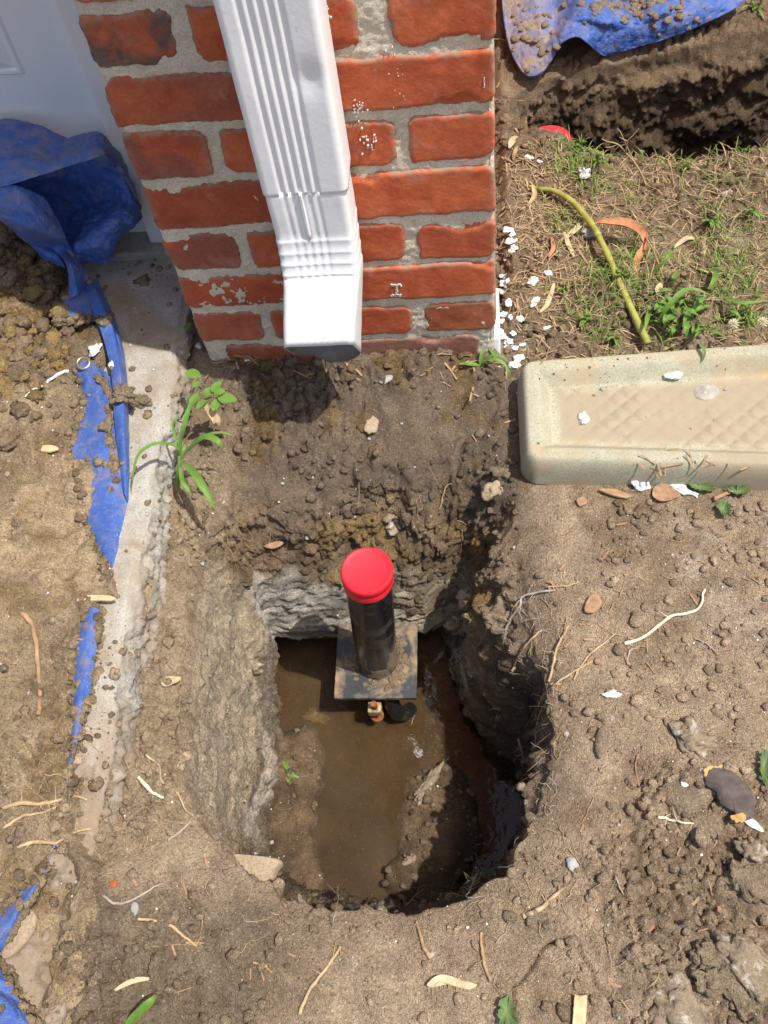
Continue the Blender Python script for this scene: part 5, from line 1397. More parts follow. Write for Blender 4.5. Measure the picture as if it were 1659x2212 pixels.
# --- shell, leaf, wood, bark, stones
chip('flat_shell', [(1498,845),(1505,832),(1525,827),(1545,833),(1553,845),(1545,858),(1525,864),(1505,858)], .0022, 'shell', 'round grey shell disc lying in the trough', 'shell', 5, curl=-.002, lift=.0015)
chip('dead_leaf', [(1409,1062),(1417,1052),(1435,1046),(1455,1058),(1470,1072),(1460,1078),(1440,1085),(1422,1084),(1410,1075)], .0008, 'wood', 'tan dead leaf on the soil below the splash block', 'leaf', 7, curl=.003, lift=.002)
bkp = empty('bark_piece', tuple(surf(1575, 1710)[0]), label='dark piece of bark with torn orange ends on the right soil', category='bark')
def as_part(o, par, name):
    del o['label'], o['category']; o.name = name; w = o.location.copy(); o.parent = par; o.location = w-par.location
as_part(chip('outer', [(1528,1665),(1545,1655),(1580,1665),(1610,1690),(1632,1725),(1630,1760),(1605,1775),(1580,1750),(1555,1735),(1545,1710),(1525,1690)], .004, 'bark', 'x', 'x', 9, curl=-.004, lift=.006, jag=.003), bkp, 'outer_bark')
as_part(chip('torn', [(1518,1670),(1525,1658),(1550,1656),(1560,1653),(1555,1664),(1535,1672),(1524,1682)], .003, 'orangewood', 'x', 'x', 11, lift=.0125, jag=.003), bkp, 'torn_edge')
as_part(chip('torn', [(1575,1765),(1590,1758),(1610,1762),(1612,1772),(1590,1777)], .003, 'orangewood', 'x', 'x', 12, lift=.0105, jag=.003), bkp, 'torn_edge')
chip('dry_clod', [(1425,1700),(1450,1690),(1500,1692),(1530,1705),(1535,1735),(1505,1755),(1480,1765),(1445,1745),(1428,1725)], .012, 'clod', 'wide flat dried clod left of the dark bark', 'clod', 13, curl=-.006, lift=-.004, jag=.005)
chip('dry_clod', [(1490,1765),(1515,1752),(1545,1748),(1562,1765),(1560,1800),(1530,1815),(1500,1810),(1485,1790)], .011, 'clod', 'squarish dried clod below the wide flat one', 'clod', 14, curl=-.006, lift=-.004, jag=.005)
chip('white_shell', [(1605,1767),(1618,1765),(1635,1778),(1648,1798),(1630,1792),(1612,1780)], .002, 'flake', 'pointed white shell fragment below the bark', 'shell', 15, lift=.005, tiltz=.002)
lump('seed_pod', 1512, 1790+20, .006, .011, .005, 'clod', 'ribbed brown pod right of the dried clods', 'pod', 16, 8, .2)
lump('snail_cast', 1297, 1605, .0065, .018, .0055, 'clod', 'curved brown pod lying right of the hole', 'pod', 17, -8, .15)
def buff(px, py, a, b, h, label, seed, mat='stone_buff', ang=0, nm='stone', **k): return lump(nm, px, py, a, b, h, mat, label, 'stone', seed, ang, k.pop('rough', .38), 4 if max(a, b) > .012 else 3, k.pop('sink', .36), angular=k.pop('angular', False))
buff(1068, 1062, .016, .011, .012, 'angular buff stone in the notch below the splash block corner', 21, ang=40)
buff(1085, 1025, .010, .010, .010, 'rounded lump of earth right above the angular buff stone', 22, 'clod')
buff(800, 915, .010, .019, .004, 'flat tan stone set in the damp soil under the downspout', 23, ang=5)
buff(835, 820, .010, .006, .003, 'small slate grey flake under the downspout outlet', 24, 'stone_grey', 20)
buff(1270, 505, .014, .008, .008, 'dark grey stone beside the bend of the green stalk', 25, 'stone_grey', -10)
buff(1575, 530, .020, .024, .005, 'flat tan clod in the grass at the right', 26, 'clod', 20)
buff(1565, 425, .007, .006, .005, 'small pale stone in the grass below the far pit', 27, 'stone_pale')
buff(292, 1963, .0045, .007, .003, 'smooth grey egg shaped pebble in the lower left soil', 28, 'stone_grey', 10, rough=.08)
buff(155, 1965, .009, .009, .004, 'dull olive pebble near the lower left tarp', 29, 'stone_grey', rough=.15) if False else None
buff(247, 1909, .0042, .0042, .003, 'orange brick crumb in the lower left soil', 30, 'orange_bit')
buff(38, 2075, .005, .005, .004, 'dull orange crumb beside the lower left tarp', 31, 'orange_bit') if False else None
buff(288, 868, .0055, .0055, .004, 'orange crumb on the blue tarp by the slab', 32, 'orange_bit')
buff(265, 852, .013, .012, .007, 'dark clod sitting on the blue tarp', 33, 'clod', nm='clod')
buff(232, 925, .007, .009, .005, 'smaller clod on the tarp below the dark one', 34, 'clod', nm='clod')
buff(308, 610, .008, .007, .006, 'dark clod alone on the shaded slab', 35, 'clod', nm='clod')
buff(305, 870, .014, .008, .005, 'crumbly clod on the slab beside the tarp fold', 36, 'clod', nm='clod')
buff(1462, 2172, .026, .020, .009, 'large limy clod at the bottom right', 37, 'stone_pale', 70)
buff(1612, 2085, .028, .018, .012, 'jagged limy clod near the right edge', 38, 'stone_pale', -50, angular=True)
buff(1525, 2070, .014, .014, .010, 'buff lump left of the jagged limy clod', 39, 'clod', 10, angular=True)
buff(1582, 2130, .011, .028, .009, 'long narrow clod below the jagged limy one', 40, 'clod', 32, angular=True)
buff(1532, 2122, .014, .010, .009, 'flat angular clod below the buff lump', 41, 'clod', 0, angular=True)
buff(1620, 1900, .022, .020, .012, 'yellowish clod at the right edge', 42, 'clod', 0)
buff(1620, 1840, .013, .008, .008, 'whitish stone above the yellowish clod', 43, 'stone_pale', -30)
buff(1498, 1600, .020, .016, .008, 'lime stained clod right of the brown pod', 44, 'stone_pale', -20)
buff(1235, 1869, .0055, .008, .004, 'pale grey pebble near the right rim of the hole', 45, 'stone_grey')
buff(1155, 1985, .007, .006, .005, 'buff pebble below the forked root at the near rim', 46, 'clod')
buff(1290, 1850-420, .004, .004, .004, 'small round brown nut on the right soil', 47, 'wood', rough=.05, nm='nut')
buff(685, 1550, .017, .012, .006, 'pale stone breaking the water left of the bolt', 48, 'stone_pale', -10)
buff(547, 1440, .012, .010, .008, 'chalky lump on the left wall of the hole', 49, 'stone_pale')
buff(990, 1350, .014, .016, .014, 'bleached lump at the far right corner of the hole', 50, 'stone_pale')
buff(1010, 1300, .016, .014, .012, 'grey brown lump above the bleached one', 51, 'stone_buff')
buff(1080, 1340, .020, .016, .014, 'rounded clod bulging from the right wall of the hole', 52, 'clod', nm='clod')
buff(925, 1695, .007, .026, .005, 'long chalky sliver on the mud mound in the hole', 53, 'stone_pale', 32*-1)
buff(885, 1860, .008, .008, .006, 'small pale stone on the mud near the near wall', 54, 'stone_pale')
buff(160, 1640, .010, .007, .005, 'pale flat pebble on the heap by the buried tarp strip', 55, 'stone_buff')
# flat buff rock jutting into the hole
chip('flat_rock', [(478,1868),(500,1850),(560,1852),(611,1862),(600,1885),(592,1912),(560,1908),(510,1905),(482,1890)], .016, 'stone_buff', 'flat buff rock jutting over the near left rim of the hole', 'rock', 61, curl=-.002, lift=.002)
chip('flat_stone', [(8,2040),(25,1995),(50,1965),(78,1972),(80,2000),(60,2035),(30,2065),(10,2070)], .006, 'stone_buff', 'smooth flat half round stone beside the lower left tarp', 'stone', 62, lift=.008)
chip('wood_offcut', [(1240,2150),(1241,2149),(1254,2151),(1267,2149),(1268,2150),(1266,2190),(1263,2229),(1262,2230),(1248,2231),(1235,2230),(1234,2229),(1237,2190)], .004, 'palewood', 'square cut pale wood offcut at the bottom edge', 'wood', 63, lift=.003)
chip('wood_chip', [(570,1180),(600,1170),(612,1175),(590,1186)], .002, 'wood', 'orange brown wood chip on the far slope', 'wood chip', 64, lift=.003)
chip('wood_chip', [(1272,1290),(1290,1285),(1300,1305),(1282,1325),(1262,1320)], .003, 'wood', 'brown wood chip by the roots right of the hole', 'wood chip', 65, lift=.004)
chip('wood_chip', [(1205,1262),(1215,1250),(1228,1255),(1222,1268)], .003, 'wood', 'small brown chip up slope of the roots', 'wood chip', 66, lift=.003) if False else None
chip('wood_chip', [(1245,1080),(1262,1075),(1268,1088),(1252,1095)], .003, 'wood', 'reddish wood chip below the left end of the splash block', 'wood chip', 67, lift=.003)
chip('wood_chip', [(1295,1058),(1330,1060),(1362,1072),(1350,1078),(1310,1068)], .003, 'brownstraw', 'long brown splinter below the splash block', 'wood chip', 68, lift=.003)
strand('wood_splinter', [(1540,1083),(1580,1065)], .0035, .002, 'wood', 'short brown stick across the torn green leaf', 'stick', .005)
chip('wood_piece', [(175,1290),(215,1287),(245,1290),(248,1298),(200,1300),(170,1302)], .003, 'palewood', 'pale weathered piece of wood on the heap below the tarp', 'wood', 69, lift=.003)
chip('wood_piece', [(88,1120),(105,1113),(128,1118),(120,1126),(95,1127)], .003, 'palewood', 'small pale wood piece on the soil heap', 'wood', 70, lift=.003) if False else None
chip('wood_piece', [(85,968),(108,963),(128,970),(110,978),(90,976)], .003, 'palewood', 'small pale wood piece on the soil heap left of the tarp', 'wood', 71, lift=.003)
# green torn leaves by the splash block
for i, (o_, l_) in enumerate([([(1480,1040),(1500,1042),(1530,1050),(1545,1062),(1520,1068),(1495,1058)], 'torn green leaf tucked under the front of the splash block'),
                 ([(1570,1060),(1590,1055),(1620,1062),(1610,1075),(1580,1072)], 'torn green leaf right of the first under the splash block'),
                 ([(1545,1095),(1560,1085),(1575,1100),(1570,1118),(1552,1112)], 'green leaf scrap under the short brown stick'),
                 ([(1640,1640),(1655,1625),(1668,1640),(1660,1700),(1645,1690),(1635,1665)], 'dusty green leaf at the right edge beside the bark'),
                 ([(1080,2160),(1095,2150),(1110,2175),(1118,2212),(1090,2220),(1075,2190)], 'green leaf at the bottom edge')]):
    chip('torn_leaf', o_, .0006, 'darkleaf', l_, 'leaf', 80+i, curl=.006, lift=.003, jag=.0055)
chip('curled_husk', [(923,2128),(945,2108),(975,2110),(1000,2120),(1030,2128),(1012,2138),(980,2132),(950,2123),(935,2133)], .002, 'husk', 'curled fibrous husk at the bottom centre', 'husk', 90, curl=.003, lift=.004)
hb = MB(); R3 = random.Random(4)
hpts = crom([surf(px, py)[0]+np.array([0, 0, .006]) for px, py in [(930,2126),(955,2110),(985,2114),(1010,2123)]], 26)
for q in hpts:
    L = R3.uniform(.006, .012); hb.tube([q, q+np.array([R3.uniform(-.002, .002), -L*.5, -.001]), q+np.array([R3.uniform(-.004, .001), -L, -.005])], [.0003, .0003, .0002], 4, False)
o = link('fibre', hb.mesh('fibre'), M['husk']); hk = [x for x in bpy.data.objects if x.name.startswith('curled_husk')][0]; o.parent = hk; o.location = -hk.location
chip('curled_husk', [(350,1475),(365,1465),(390,1466),(392,1472),(378,1480),(358,1486)], .002, 'husk', 'small curled pale husk on the bank left of the hole', 'husk', 91, curl=.004, lift=.003)

# --- roots and twigs, each its own
def root(pts, r0, r1, label, seed, mat='root', sub=3, lift=.002, nm='root', arc=0): return strand(nm, pts, r0, r1, mat, label, 'root', lift, sub, None, seed, arc)
root([(1348,1393),(1385,1380),(1420,1355),(1452,1333),(1490,1325),(1512,1312),(1518,1285),(1522,1275)], .0022, .0012, 'long pale root lying on the open soil right of the hole', 101, 'whiteroot', 2, .003)
root([(1355,1430),(1360,1408),(1375,1402)], .0012, .0008, 'short dark rootlet below the long pale root', 102, 'greyroot', 1)
root([(1085,1395,.004),(1100,1350,.012),(1122,1322,.016),(1128,1300,.014),(1165,1285,.008),(1200,1278,.004)], .0014, .0012, 'grey branching root hanging into the far right of the hole', 103, 'greyroot', 14)
root([(1110,1440,.004),(1130,1410,.012),(1150,1385,.010),(1170,1365,.006)], .0013, .0010, 'pale root just below the grey one on the right wall', 104, 'root', 6)
root([(1185,1475,.004),(1195,1440,.008),(1200,1410,.008),(1215,1380,.006),(1228,1355,.004)], .0016, .0012, 'stout root running down the right slope of the hole', 105, 'root', 6)
root([(1240,1470),(1250,1445),(1280,1410),(1320,1378),(1330,1370)], .0013, .0009, 'root rising to the right from the rim', 106, 'root', 5)
root([(1155,1560,.006),(1165,1525,.010),(1190,1490,.008),(1230,1460,.006),(1280,1430,.004)], .0014, .0010, 'root arching along the middle of the right rim', 107, 'root', 8)
root([(1350,1120),(1180,1270),(1200,1268),(1230,1266),(1250,1258)][1:], .0012, .0009, 'thin root at the top of the right slope', 108, 'root', 4)
root([(300,1680),(330,1712),(350,1722),(375,1735)], .0024, .0012, 'cream coloured root left of the layered bank', 109, 'whiteroot', 2)
root([(315,1632),(345,1655),(352,1690),(385,1715),(405,1755),(432,1765)], .0014, .0010, 'long twisting root on the left bank', 110, 'root', 6)
root([(298,1985),(330,1990),(370,2000),(395,2020),(425,2045)], .0018, .0012, 'brown root in the lower left soil', 111, 'root', 4)
root([(648,2190),(668,2140),(700,2100),(728,2060),(735,2045)], .0022, .0012, 'long brown root running up from the bottom edge', 112, 'root', 4)
root([(10,1745),(45,1735),(90,1738),(130,1728),(165,1722),(190,1730)], .0026, .0014, 'stout pale root across the heap at the lower left', 113, 'root', 14)
root([(40,1830),(80,1818),(120,1822),(160,1800),(200,1790)], .0022, .0012, 'second stout root below the first on the heap', 114, 'root', 12)
root([(10,1790),(50,1765),(95,1755),(130,1740)], .0018, .0010, 'thin root between the two stout ones', 115, 'root', 8)
root([(48,1325),(70,1350),(80,1400),(85,1450),(88,1500),(85,1545)], .0032, .0028, 'thick soil coloured stick standing out of the heap', 116, 'brownstraw', 0, .002, 'buried_stick')
root([(1060,2120),(1045,2080),(1040,2040),(1040,2015)], .0020, .0014, 'short brown stem at the bottom centre right', 117, 'brownstraw', 2)
root([(930,2070),(915,2045),(905,2010),(900,1990)], .0022, .0012, 'bent brown stem above the curled husk', 118, 'brownstraw', 2)
root([(1130,1980),(1165,1965),(1200,1935),(1210,1925)], .0030, .0018, 'pale forked root lying along the near right rim', 119, 'root', 6)
root([(720,2000,.004),(728,1975,.014),(735,1945,.020),(725,1930,.022),(735,1925,.022)], .0007, .0005, 'thin curling root standing at the near rim of the hole', 120, 'greyroot', 2)
root([(1010,1935,.004),(1020,1915,.012),(1030,1895,.018)], .0009, .0005, 'tuft of roots on the near rim of the hole', 121, 'root', 16)
root([(880,1955,.003),(900,1935,.010),(915,1925,.012)], .0008, .0005, 'small curled rootlet left of the tuft on the near rim', 122, 'greyroot', 3)
root([(1120,1600,.006),(1128,1630,.014),(1132,1655,.012)], .0024, .0012, 'matted root tuft hanging on the dark right wall', 123, 'root', 16)
root([(1380,1700),(1372,1660),(1378,1630)], .0009, .0007, 'thin reddish stem upright in the right soil', 124, 'brownstraw', 0)
root([(1330,1895),(1345,1930),(1375,1955)], .0011, .0007, 'dark stem in the crumbly soil at lower right', 125, 'greyroot', 1)
root([(1500,1380),(1530,1395),(1550,1415)], .0012, .0006, 'dark green stem on the soil right of the long pale root', 126, 'greyroot', 0)
root([(1420,1765),(1450,1772),(1480,1778),(1510,1782)], .0016, .0008, 'straw stem below the wide dried clod', 127, 'whiteroot', 4)
root([(950,1105,.004),(958,1080,.012),(965,1060,.012),(975,1050,.006)], .0009, .0006, 'wiry root on the far slope right of the chalky lump', 128, 'root', 4)
root([(560,1985),(530,1960),(498,1935)], .001, .0007, 'short stem near the flat rock', 129, 'root', 3) if False else None
root([(225,1935),(250,1952),(285,1945),(330,1920),(350,1910)], .0016, .001, 'dry forked stem by the orange crumb', 130, 'greyroot', 4)
root([(365,1815),(390,1798),(412,1775)], .0018, .0014, 'grey straight stick at the end of the bank', 131, 'greyroot', 0)
root([(1530,315),(1560,322),(1600,330),(1640,338)], .0014, .001, 'thin bare twig over the near lip of the far pit', 132, 'greyroot', 2, .006) if False else None
# bare branched twig by the far pit
tw = empty('bare_twig', tuple(surf(1395, 395)[0]), label='bare branching twig standing at the edge of the far pit', category='twig')
base = surf(1395, 400)[0]
def tpt(px, py, h): 
    q = surf(1395, 400)[0]; return aty(px, py, q[1]+h)
main = [tpt(1395, 400, 0), tpt(1385, 375, .006), tpt(1370, 350, .012), tpt(1352, 330, .016)]
for nm_, P_, r_0 in (('stem', main, .0016), ('branch', [main[3], tpt(1335, 312, .016), tpt(1310, 305, .02), tpt(1300, 300, .02)], .0011), ('branch', [main[3], tpt(1356, 305, .012), tpt(1368, 292, .012), tpt(1380, 277, .012)], .0010),
                 ('branch', [main[2], tpt(1355, 318, .02), tpt(1340, 285, .02), tpt(1333, 278, .02)], .0009), ('branch', [tpt(1335, 312, .016), tpt(1318, 318, .016), tpt(1308, 318, .016)], .0008), ('branch', [tpt(1356, 305, .012), tpt(1345, 300, .01), tpt(1338, 296, .01)], .0008)):
    b = MB(); b.tube(crom(P_, 14), np.linspace(r_0, r_0*.5, 14), 6); o = link(nm_, b.mesh(nm_), M['root'], tw); o.location = -tw.location
strand('bare_twig', [(1455,405,.002),(1448,380,.012),(1440,362,.016),(1455,352,.018)], .0012, .0007, 'brownstraw', 'short crooked twig right of the branching one at the far pit', 'twig', .004, 2, None, 142)
strand('bare_twig', [(1540,332,.010),(1580,345,.012),(1620,352,.006)], .0012, .0009, 'greyroot', 'thin straight twig over the near lip of the far pit', 'twig', .01, 1, None, 143)

# --- husks and pods near wall
def husk(pts, w, label, seed, mat='husk'):
    P_ = crom([surf(*p)[0]+np.array([0, 0, .004]) for p in pts], 12); b = MB()
    b.blade(P_, [w*math.sin(.25+t*2.6) for t in np.linspace(0, 1, 12)], fold=.35); me = b.mesh('dry_husk'); o = thing_mesh('dry_husk', me, M[mat], np.array(P_[0]), label, 'husk')
    s = o.modifiers.new('s', 'SOLIDIFY'); s.thickness = .0006
husk([(1100,325),(1108,310),(1118,300)], .011, 'tan leaf husk beside the wall near the buried red cap', 1)
husk([(1108,350),(1112,335),(1118,318)], .006, 'narrow brown husk below the tan one', 2, 'brownstraw')
husk([(1165,680),(1180,665),(1190,640),(1197,615)], .007, 'long curved pale husk on the soil above the splash block', 3)
husk([(1222,520),(1245,500),(1265,480)][::-1], .009, 'ribbed pale husk under the bend of the stalk', 4)
husk([(1240,560),(1228,535),(1218,505)], .007, 'second ribbed husk beside the dark grey stone', 5)
husk([(1455,540),(1480,522),(1500,520)], .008, 'cream husk in the grass right of the stalk', 6)
husk([(1540,512),(1565,520),(1590,528)], .006, 'cream husk near the flat tan clod', 7)
husk([(1185,560),(1195,540),(1190,515)], .006, 'brown leaf shred between wall and stalk', 8, 'dryleaf')
husk([(1490,578),(1520,590),(1550,600)], .003, 'thin straw across the grass at the right', 9, 'straw')
husk([(250,2140),(290,2120),(325,2115)], .005, 'straw husk in the lower left soil', 10)
husk([(375,1090-70),(395,1040),(400,1060)][:2]+[(402,1075)], .004, 'small wilted shoot at the foot of the grass seedling', 11) if False else None

# --- the withered stalk
stk = empty('withered_stalk', tuple(surf(1400, 738)[0]), label='bent green and yellow stalk lying over the yard soil', category='plant')
SP = [(1142,402,.004),(1165,408,.006),(1195,412,.009),(1235,435,.012),(1262,465,.016),(1283,492,.018),(1300,525,.020),(1318,562,.020),(1336,605,.018),(1355,648,.014),(1372,685,.010),(1385,712,.006),(1400,742,.002)]
Q = crom([surf(a, b)[0]*0+atz(a, b, -.034+h) for a, b, h in SP], 70); t = np.linspace(0, 1, 70)
b = MB(); b.tube(Q[:33], .0022+.0030*np.sin(np.clip(t[:33]*4.2, 0, 1.57)), 10); o = link('upper_stem', b.mesh('upper_stem'), M['stalk'], stk); o.location = -stk.location
b = MB(); b.tube(Q[32:], np.linspace(.0046, .0052, 38)*(1+.18*np.exp(-((np.arange(38)-30)/2.)**2)), 10); o = link('lower_stem', b.mesh('lower_stem'), M['stalk'], stk); o.location = -stk.location
def bl(name, pts, w, mat, par, fold=.3, n=14, taper=True, up=(0, 0, 1)):
    P_ = crom([atz(a, b_2, h) for a, b_2, h in pts], n); b = MB()
    ws = [w*(min(1, .35+t_*3)*(1-max(0, t_-.55)/.45)**.8 if taper else 1)+.0003 for t_ in np.linspace(0, 1, n)]
    if taper == 'mid': ws = [w*math.sin(.2+t_*2.75) for t_ in np.linspace(0, 1, n)]
    b.blade(P_, ws, up, fold); o = link(name, b.mesh(name), M[mat], par); o.location = -par.location; return o
bl('dead_leaf', [(1288,482,-.010),(1320,486,-.006),(1355,492,-.006),(1385,508,-.008),(1392,525,-.012)], .017, 'dryleaf', stk, .6, taper='mid')
bl('dead_leaf', [(1385,505,-.008),(1392,535,-.016),(1378,560,-.022),(1372,590,-.028),(1378,612,-.03)], .011, 'dryleaf', stk, .5, taper='mid')
bl('dead_leaf', [(1150,400,-.02),(1155,425,-.025),(1140,445,-.03)], .008, 'straw', stk, .4, taper='mid')
dss = strand('dry_seed_stem', [(1385,530,.022),(1402,560,.024),(1418,595,.022),(1428,620,.018)], .0014, .001, 'brownstraw', 'thin brown stem ending in a pale seed head right of the stalk', 'stem', .01, 0)
sh_ = MB(); 
hp = surf(1420, 645)[0]+np.array([0, 0, .014])
for k in range(7):
    a = k*.9; sh_.blade(crom([hp+np.array([.004, .012, .004]), hp+np.array([math.cos(a)*.003, .004, .002]), hp+np.array([math.cos(a)*.003, -.006, math.sin(a)*.002])], 6), [.002, .004, .0045, .0045, .003, .0006], fold=.3)
o = link('seed_head', sh_.mesh('seed_head'), M['husk'], dss); o.location = -dss.location

# --- weeds with broad blades
def weed(name, label, base, blades, mat='leaf', cat='weed', stem=None):
    bp = np.array(atz(*base)); e = empty(name, tuple(bp), label=label, category=cat)
    for pts, w in blades: bl('blade', pts, w, mat, e, .22)
    if stem:
        b = MB(); b.tube(crom([atz(*p) for p in stem[0]], 16), np.linspace(stem[1], stem[2], 16), 7); o = link('stem', b.mesh('stem'), M[mat], e); o.location = -e.location
    return e
z = -.03
weed('grass_seedling', 'bright green grass seedling with arching blades at the slab edge', (385,1045,-.03), [
    ([(388,975,.015),(372,962,.030),(345,958,.045),(318,966,.055),(298,985,.050),(289,1015,.040),(287,1050,.030)], .0055),
    ([(388,980,.012),(392,950,.030),(400,915,.050),(410,880,.060),(418,862,.060)], .0075),
    ([(386,975,.012),(378,940,.025),(372,915,.035),(382,905,.035),(395,905,.030)], .0035),
    ([(395,985,.014),(415,965,.035),(440,945,.055),(465,950,.060),(477,962,.055),(470,972,.045)], .009),
    ([(395,985,.014),(420,962,.030),(450,940,.045),(480,935,.050),(505,942,.045)], .0045),
    ([(398,1000,.012),(415,1018,.025),(435,1045,.030),(452,1075,.022),(466,1103,.008)], .0095),
    ([(390,1010,.005),(395,1040,.005),(410,1060,-.002),(425,1065,-.01)], .006),
    ([(392,990,.012),(398,975,.02),(400,960,.022)], .005), ([(385,1030,-.02),(402,1042,-.015),(408,1060,-.03)], .004)], stem=([(384,1048,-.03),(386,1020,-.008),(388,985,.012)], .0030, .0026))
ov = empty('leafy_sprout', tuple(atz(395, 900, -.02)), label='sprout with rounded oval leaves left of the pillar foot', category='weed')
b = MB(); b.tube(crom([atz(390, 905, -.03), atz(402, 880, .0), atz(415, 850, .02), atz(425, 828, .03)], 16), np.linspace(.0016, .001, 16), 6); b.tube(crom([atz(402, 880, .0), atz(430, 868, .02), atz(455, 858, .03)], 12), np.linspace(.0013, .001, 12), 6)
o = link('stem', b.mesh('stem'), M['leaf'], ov); o.location = -ov.location
def oval(cx, cy, zc, lx, ly, ang, mat='leaf', par=None, seed=0, bend=.15):
    c = np.array(atz(cx, cy, zc)); a = rad(ang); V = []; m = 9; n = 7
    for i in range(m):
        u_ = i/(m-1); wv_ = math.sin(math.pi*min(1, max(0, u_))**.85)**.8*ly
        for j in range(n):
            v_ = j/(n-1)*2-1; x = (u_-.5)*2*lx; y = v_*wv_; zz = bend*(-(u_-.5)**2*4*lx*.4+abs(v_)*wv_*1.0)
            V.append(c+np.array([x*math.cos(a)-y*math.sin(a), x*math.sin(a)+y*math.cos(a), zz]))
    b = MB(); b.add(V, grid_faces(m, n)); o = link('leaf', b.mesh('leaf'), M[mat], par); o.location = -par.location
    return o
for i, (cx, cy, zc, lx, ly, an) in enumerate([(417,808,.035,.013,.008,-20),(424,830,.035,.007,.005,40),(453,846,.04,.011,.007,10),(468,834,.045,.011,.006,60),(474,846,.045,.008,.006,0),(491,861,.04,.014,.008,-10),(466,872,.035,.012,.006,80),(420,862,.03,.012,.006,70),(437,870,.03,.011,.005,50)]):
    oval(cx, cy, zc, lx, ly, an, 'leaf', ov, i)
bl('leaf', [(440,870,.02),(455,890,.02),(468,910,.01),(470,922,.0)], .012, 'straw', ov, .3, taper='mid').name = 'yellowed_leaf'
oval(405, 705, .0, .008, .005, 70, 'leaf', ov, 99)
weed('corner_weed', 'little green weed rooted between pillar corner and splash block', (1032,795,-.045), [
    ([(1035,790,-.035),(1015,787,-.03),(992,785,-.03)], .006), ([(1038,788,-.035),(1040,770,-.025),(1044,752,-.02)], .005),
    ([(1038,790,-.035),(1055,772,-.015),(1078,768,-.01),(1098,780,-.015)], .0045), ([(1038,790,-.035),(1060,776,-.01),(1085,783,-.01),(1100,805,-.02),(1103,830,-.04)], .0045), ([(1036,792,-.035),(1048,780,-.03),(1065,778,-.028)], .003),
    ([(1052,745,-.03),(1066,765,-.03),(1072,775,-.035)], .004)])
# broad green clump by the stalk
cl_ = []
R4 = random.Random(12)
for i in range(46):
    cx, cy = R4.gauss(1470, 42), R4.gauss(672, 22); a = R4.uniform(0, 6.28); L = R4.uniform(22, 62)
    ex, ey = cx+math.cos(a)*L, cy+math.sin(a)*L*.8
    cl_.append(([(cx, cy, -.032), ((cx+ex)/2, (cy+ey)/2-4, -.032+R4.uniform(.010, .028)), (ex, ey, -.032+R4.uniform(.0, .022))], R4.uniform(.0035, .0075)))
cl_ += [([(1420,700,-.03),(1450,655,.0),(1490,625,.005),(1540,640,-.01)], .008), ([(1560,640,-.03),(1600,655,-.01),(1659,650,-.01)], .006), ([(1540,580,-.03),(1545,600,-.005),(1530,625,-.01)], .008), ([(1400,600,-.03),(1440,560,-.0),(1450,540,-.01)], .006)]
weed('grass_clump', 'broad bladed green clump right of the bent stalk', (1470,680,-.035), cl_)
for i, (cx, cy, L_, n_, lab) in enumerate([(1270,690,34,11,'small green tuft above the left part of the splash block'),(1330,735,30,10,'green tuft touching the back of the splash block below the stalk'),(1600,690,40,16,'leafy green tuft at the right above the splash block'),(1250,320,30,12,'green tuft on the near lip of the far pit'),(1290,345,34,12,'taller green tuft right of the buried red cap'),(1480,360,26,9,'green tuft under the crooked twig'),(1610,330,28,10,'green tuft at the right lip of the far pit'),(1350,600,30,10,'thin green tuft behind the bent stalk'),(1230,620,28,8,'sparse tuft between white chips and stalk'),(1540,480,32,12,'green tuft above the flat tan clod'),(1640,15,34,12,'green tuft at the top right corner'),(1625,460,30,10,'green tuft near the right edge above the clods')]):
    bs = []
    for k in range(n_):
        a = R4.uniform(0, 6.28); L = R4.uniform(.4, 1)*L_; x0_, y0_ = cx+R4.gauss(0, 6), cy+R4.gauss(0, 5)
        zb_ = float(surf(cx, cy)[0][2]); bs.append(([(x0_, y0_, zb_), (x0_+math.cos(a)*L*.5, y0_+math.sin(a)*L*.4-5, zb_+R4.uniform(.008, .018)), (x0_+math.cos(a)*L, y0_+math.sin(a)*L*.8, zb_+R4.uniform(.0, .014))], R4.uniform(.002, .0045)))
    weed('grass_tuft', lab, (cx, cy, float(surf(cx, cy)[0][2])), bs, 'leaf' if i % 2 else 'grass', 'grass tuft')
for (cx, cy), lab in zip([(1585,700),(1648,696)], ['white clover bloom above the splash block','white clover bloom at the right edge above the splash block']):
    e = empty('clover_flower', tuple(atz(cx, cy, -.02)), label=lab, category='flower'); c = np.array(atz(cx, cy, -.008)); b = MB()
    for k in range(40):
        th = math.acos(1-2*(k+.5)/40*.75); ph = k*2.4; d = np.array([math.sin(th)*math.cos(ph), math.sin(th)*math.sin(ph), math.cos(th)]); b.blade([c+d*.002, c+d*.005, c+d*.008], [.0012, .0022, .0006], (0, .1, 1), .2)
    o = link('bloom', b.mesh('bloom'), M['flower'], e); o.location = -e.location
    b = MB(); b.tube([c, c+np.array([.002, .002, -.02])], [.0007, .0007], 5); o = link('stem', b.mesh('stem'), M['leaf'], e); o.location = -e.location
weed('grass_plant', 'single long green blade at the bottom left', (300,2212,-.03), [([(265,2225,-.03),(300,2190,-.015),(325,2165,-.005),(338,2150,-.01)], .009)])
weed('fallen_leaf', 'snipped green blades floating on the mud at the left of the hole', (628,1690,-.36), [([(612,1645,-.360),(622,1660,-.358),(636,1672,-.358)], .006), ([(615,1668,-.360),(630,1675,-.357),(648,1680,-.36)], .006), ([(622,1690,-.36),(626,1675,-.357),(630,1662,-.358)], .006)], 'leaf', 'leaf')
weed('wilted_blade', 'limp green blade draped over the back rim of the splash block', (1520,740,.0), [([(1508,738,-.0),(1518,752,.0),(1520,768,-.004),(1516,782,-.01)], .005)], 'darkleaf', 'leaf')

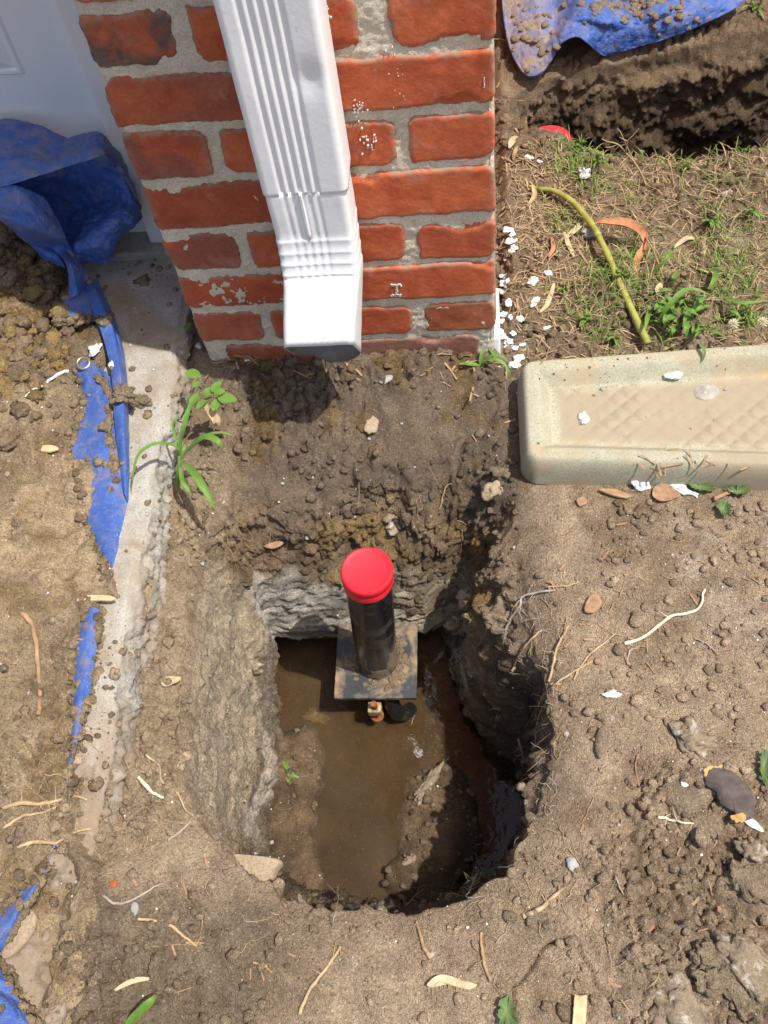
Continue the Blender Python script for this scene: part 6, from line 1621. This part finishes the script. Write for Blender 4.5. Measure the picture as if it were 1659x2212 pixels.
# second red cap, half buried
rc = surf(1190, 288)[0]; e = MB(); e.lathe([(.030, -.03), (.031, -.002), (.0300, .0), (.027, -.001), (.012, -.0025), (0, -.003)], (0, 0, 0), 48)
o = link('pipe_cap', e.mesh('pipe_cap', True, 50), M['red'], label='half buried red pipe cap in the grass near the far pit', category='cap'); c_ = atz(1192, 293, -.043); o.location = c_; o.rotation_euler = (rad(-6), rad(4), 0)

# floor details
lump('wood_chip', 730, 1728-300, .004, .009, .002, 'orange_bit', 'reddish leaf bit on the water left of the plate', 'leaf', 201) if False else None
strand('wood_chip', [(722,1990-280),(735,2000-285)], .003, .002, 'wood', 'short brown stick stuck in the mud of the hole', 'stick', .003) if False else None

# spatters of white paint on the brick faces
R5 = random.Random(9); pb_ = MB()
def fleck(px, py, s):
    p = aty(px, py, -.0052); n = 7; V = [(p[0]+s*R5.uniform(.5, 1)*math.cos(6.28*k/n), p[1], p[2]+s*R5.uniform(.5, 1)*math.sin(6.28*k/n)) for k in range(n)]; V += [(v[0], p[1]+.004, v[2]) for v in V]
    pb_.add(V, [tuple(range(n))]+[(k, k+n, (k+1) % n+n, (k+1) % n) for k in range(n)])
for i in range(90): fleck(698+R5.gauss(0, 5)+i*.05, R5.uniform(-10, 112), R5.uniform(.0004, .0014))
for i in range(26): fleck(775+R5.gauss(0, 9), R5.gauss(237, 10), R5.uniform(.0004, .0015))
for i in range(24): fleck(797+R5.gauss(0, 12), R5.gauss(305, 12), R5.uniform(.0004, .0015))
for i in range(14): fleck(860+R5.gauss(0, 10), R5.gauss(165, 40), R5.uniform(.0003, .0008))
for i in range(10): fleck(747+R5.gauss(0, 3), R5.gauss(388, 6), R5.uniform(.0005, .0013))
for i in range(12): fleck(845+i*1.9, 617+R5.uniform(-1.5, 1.5), .0016); fleck(846+i*1.8, 639+R5.uniform(-1.5, 1.5), .0016)
for i in range(7): fleck(857+R5.uniform(-2, 2), 620+i*3, .0017)
for i in range(6): fleck(1046+R5.uniform(-.6, .6), 169+i*4, .0007)
o = link('paint_spatter', pb_.mesh('paint_spatter', False), M['flake'], pillar, kind='stuff'); o.location = -pillar.location
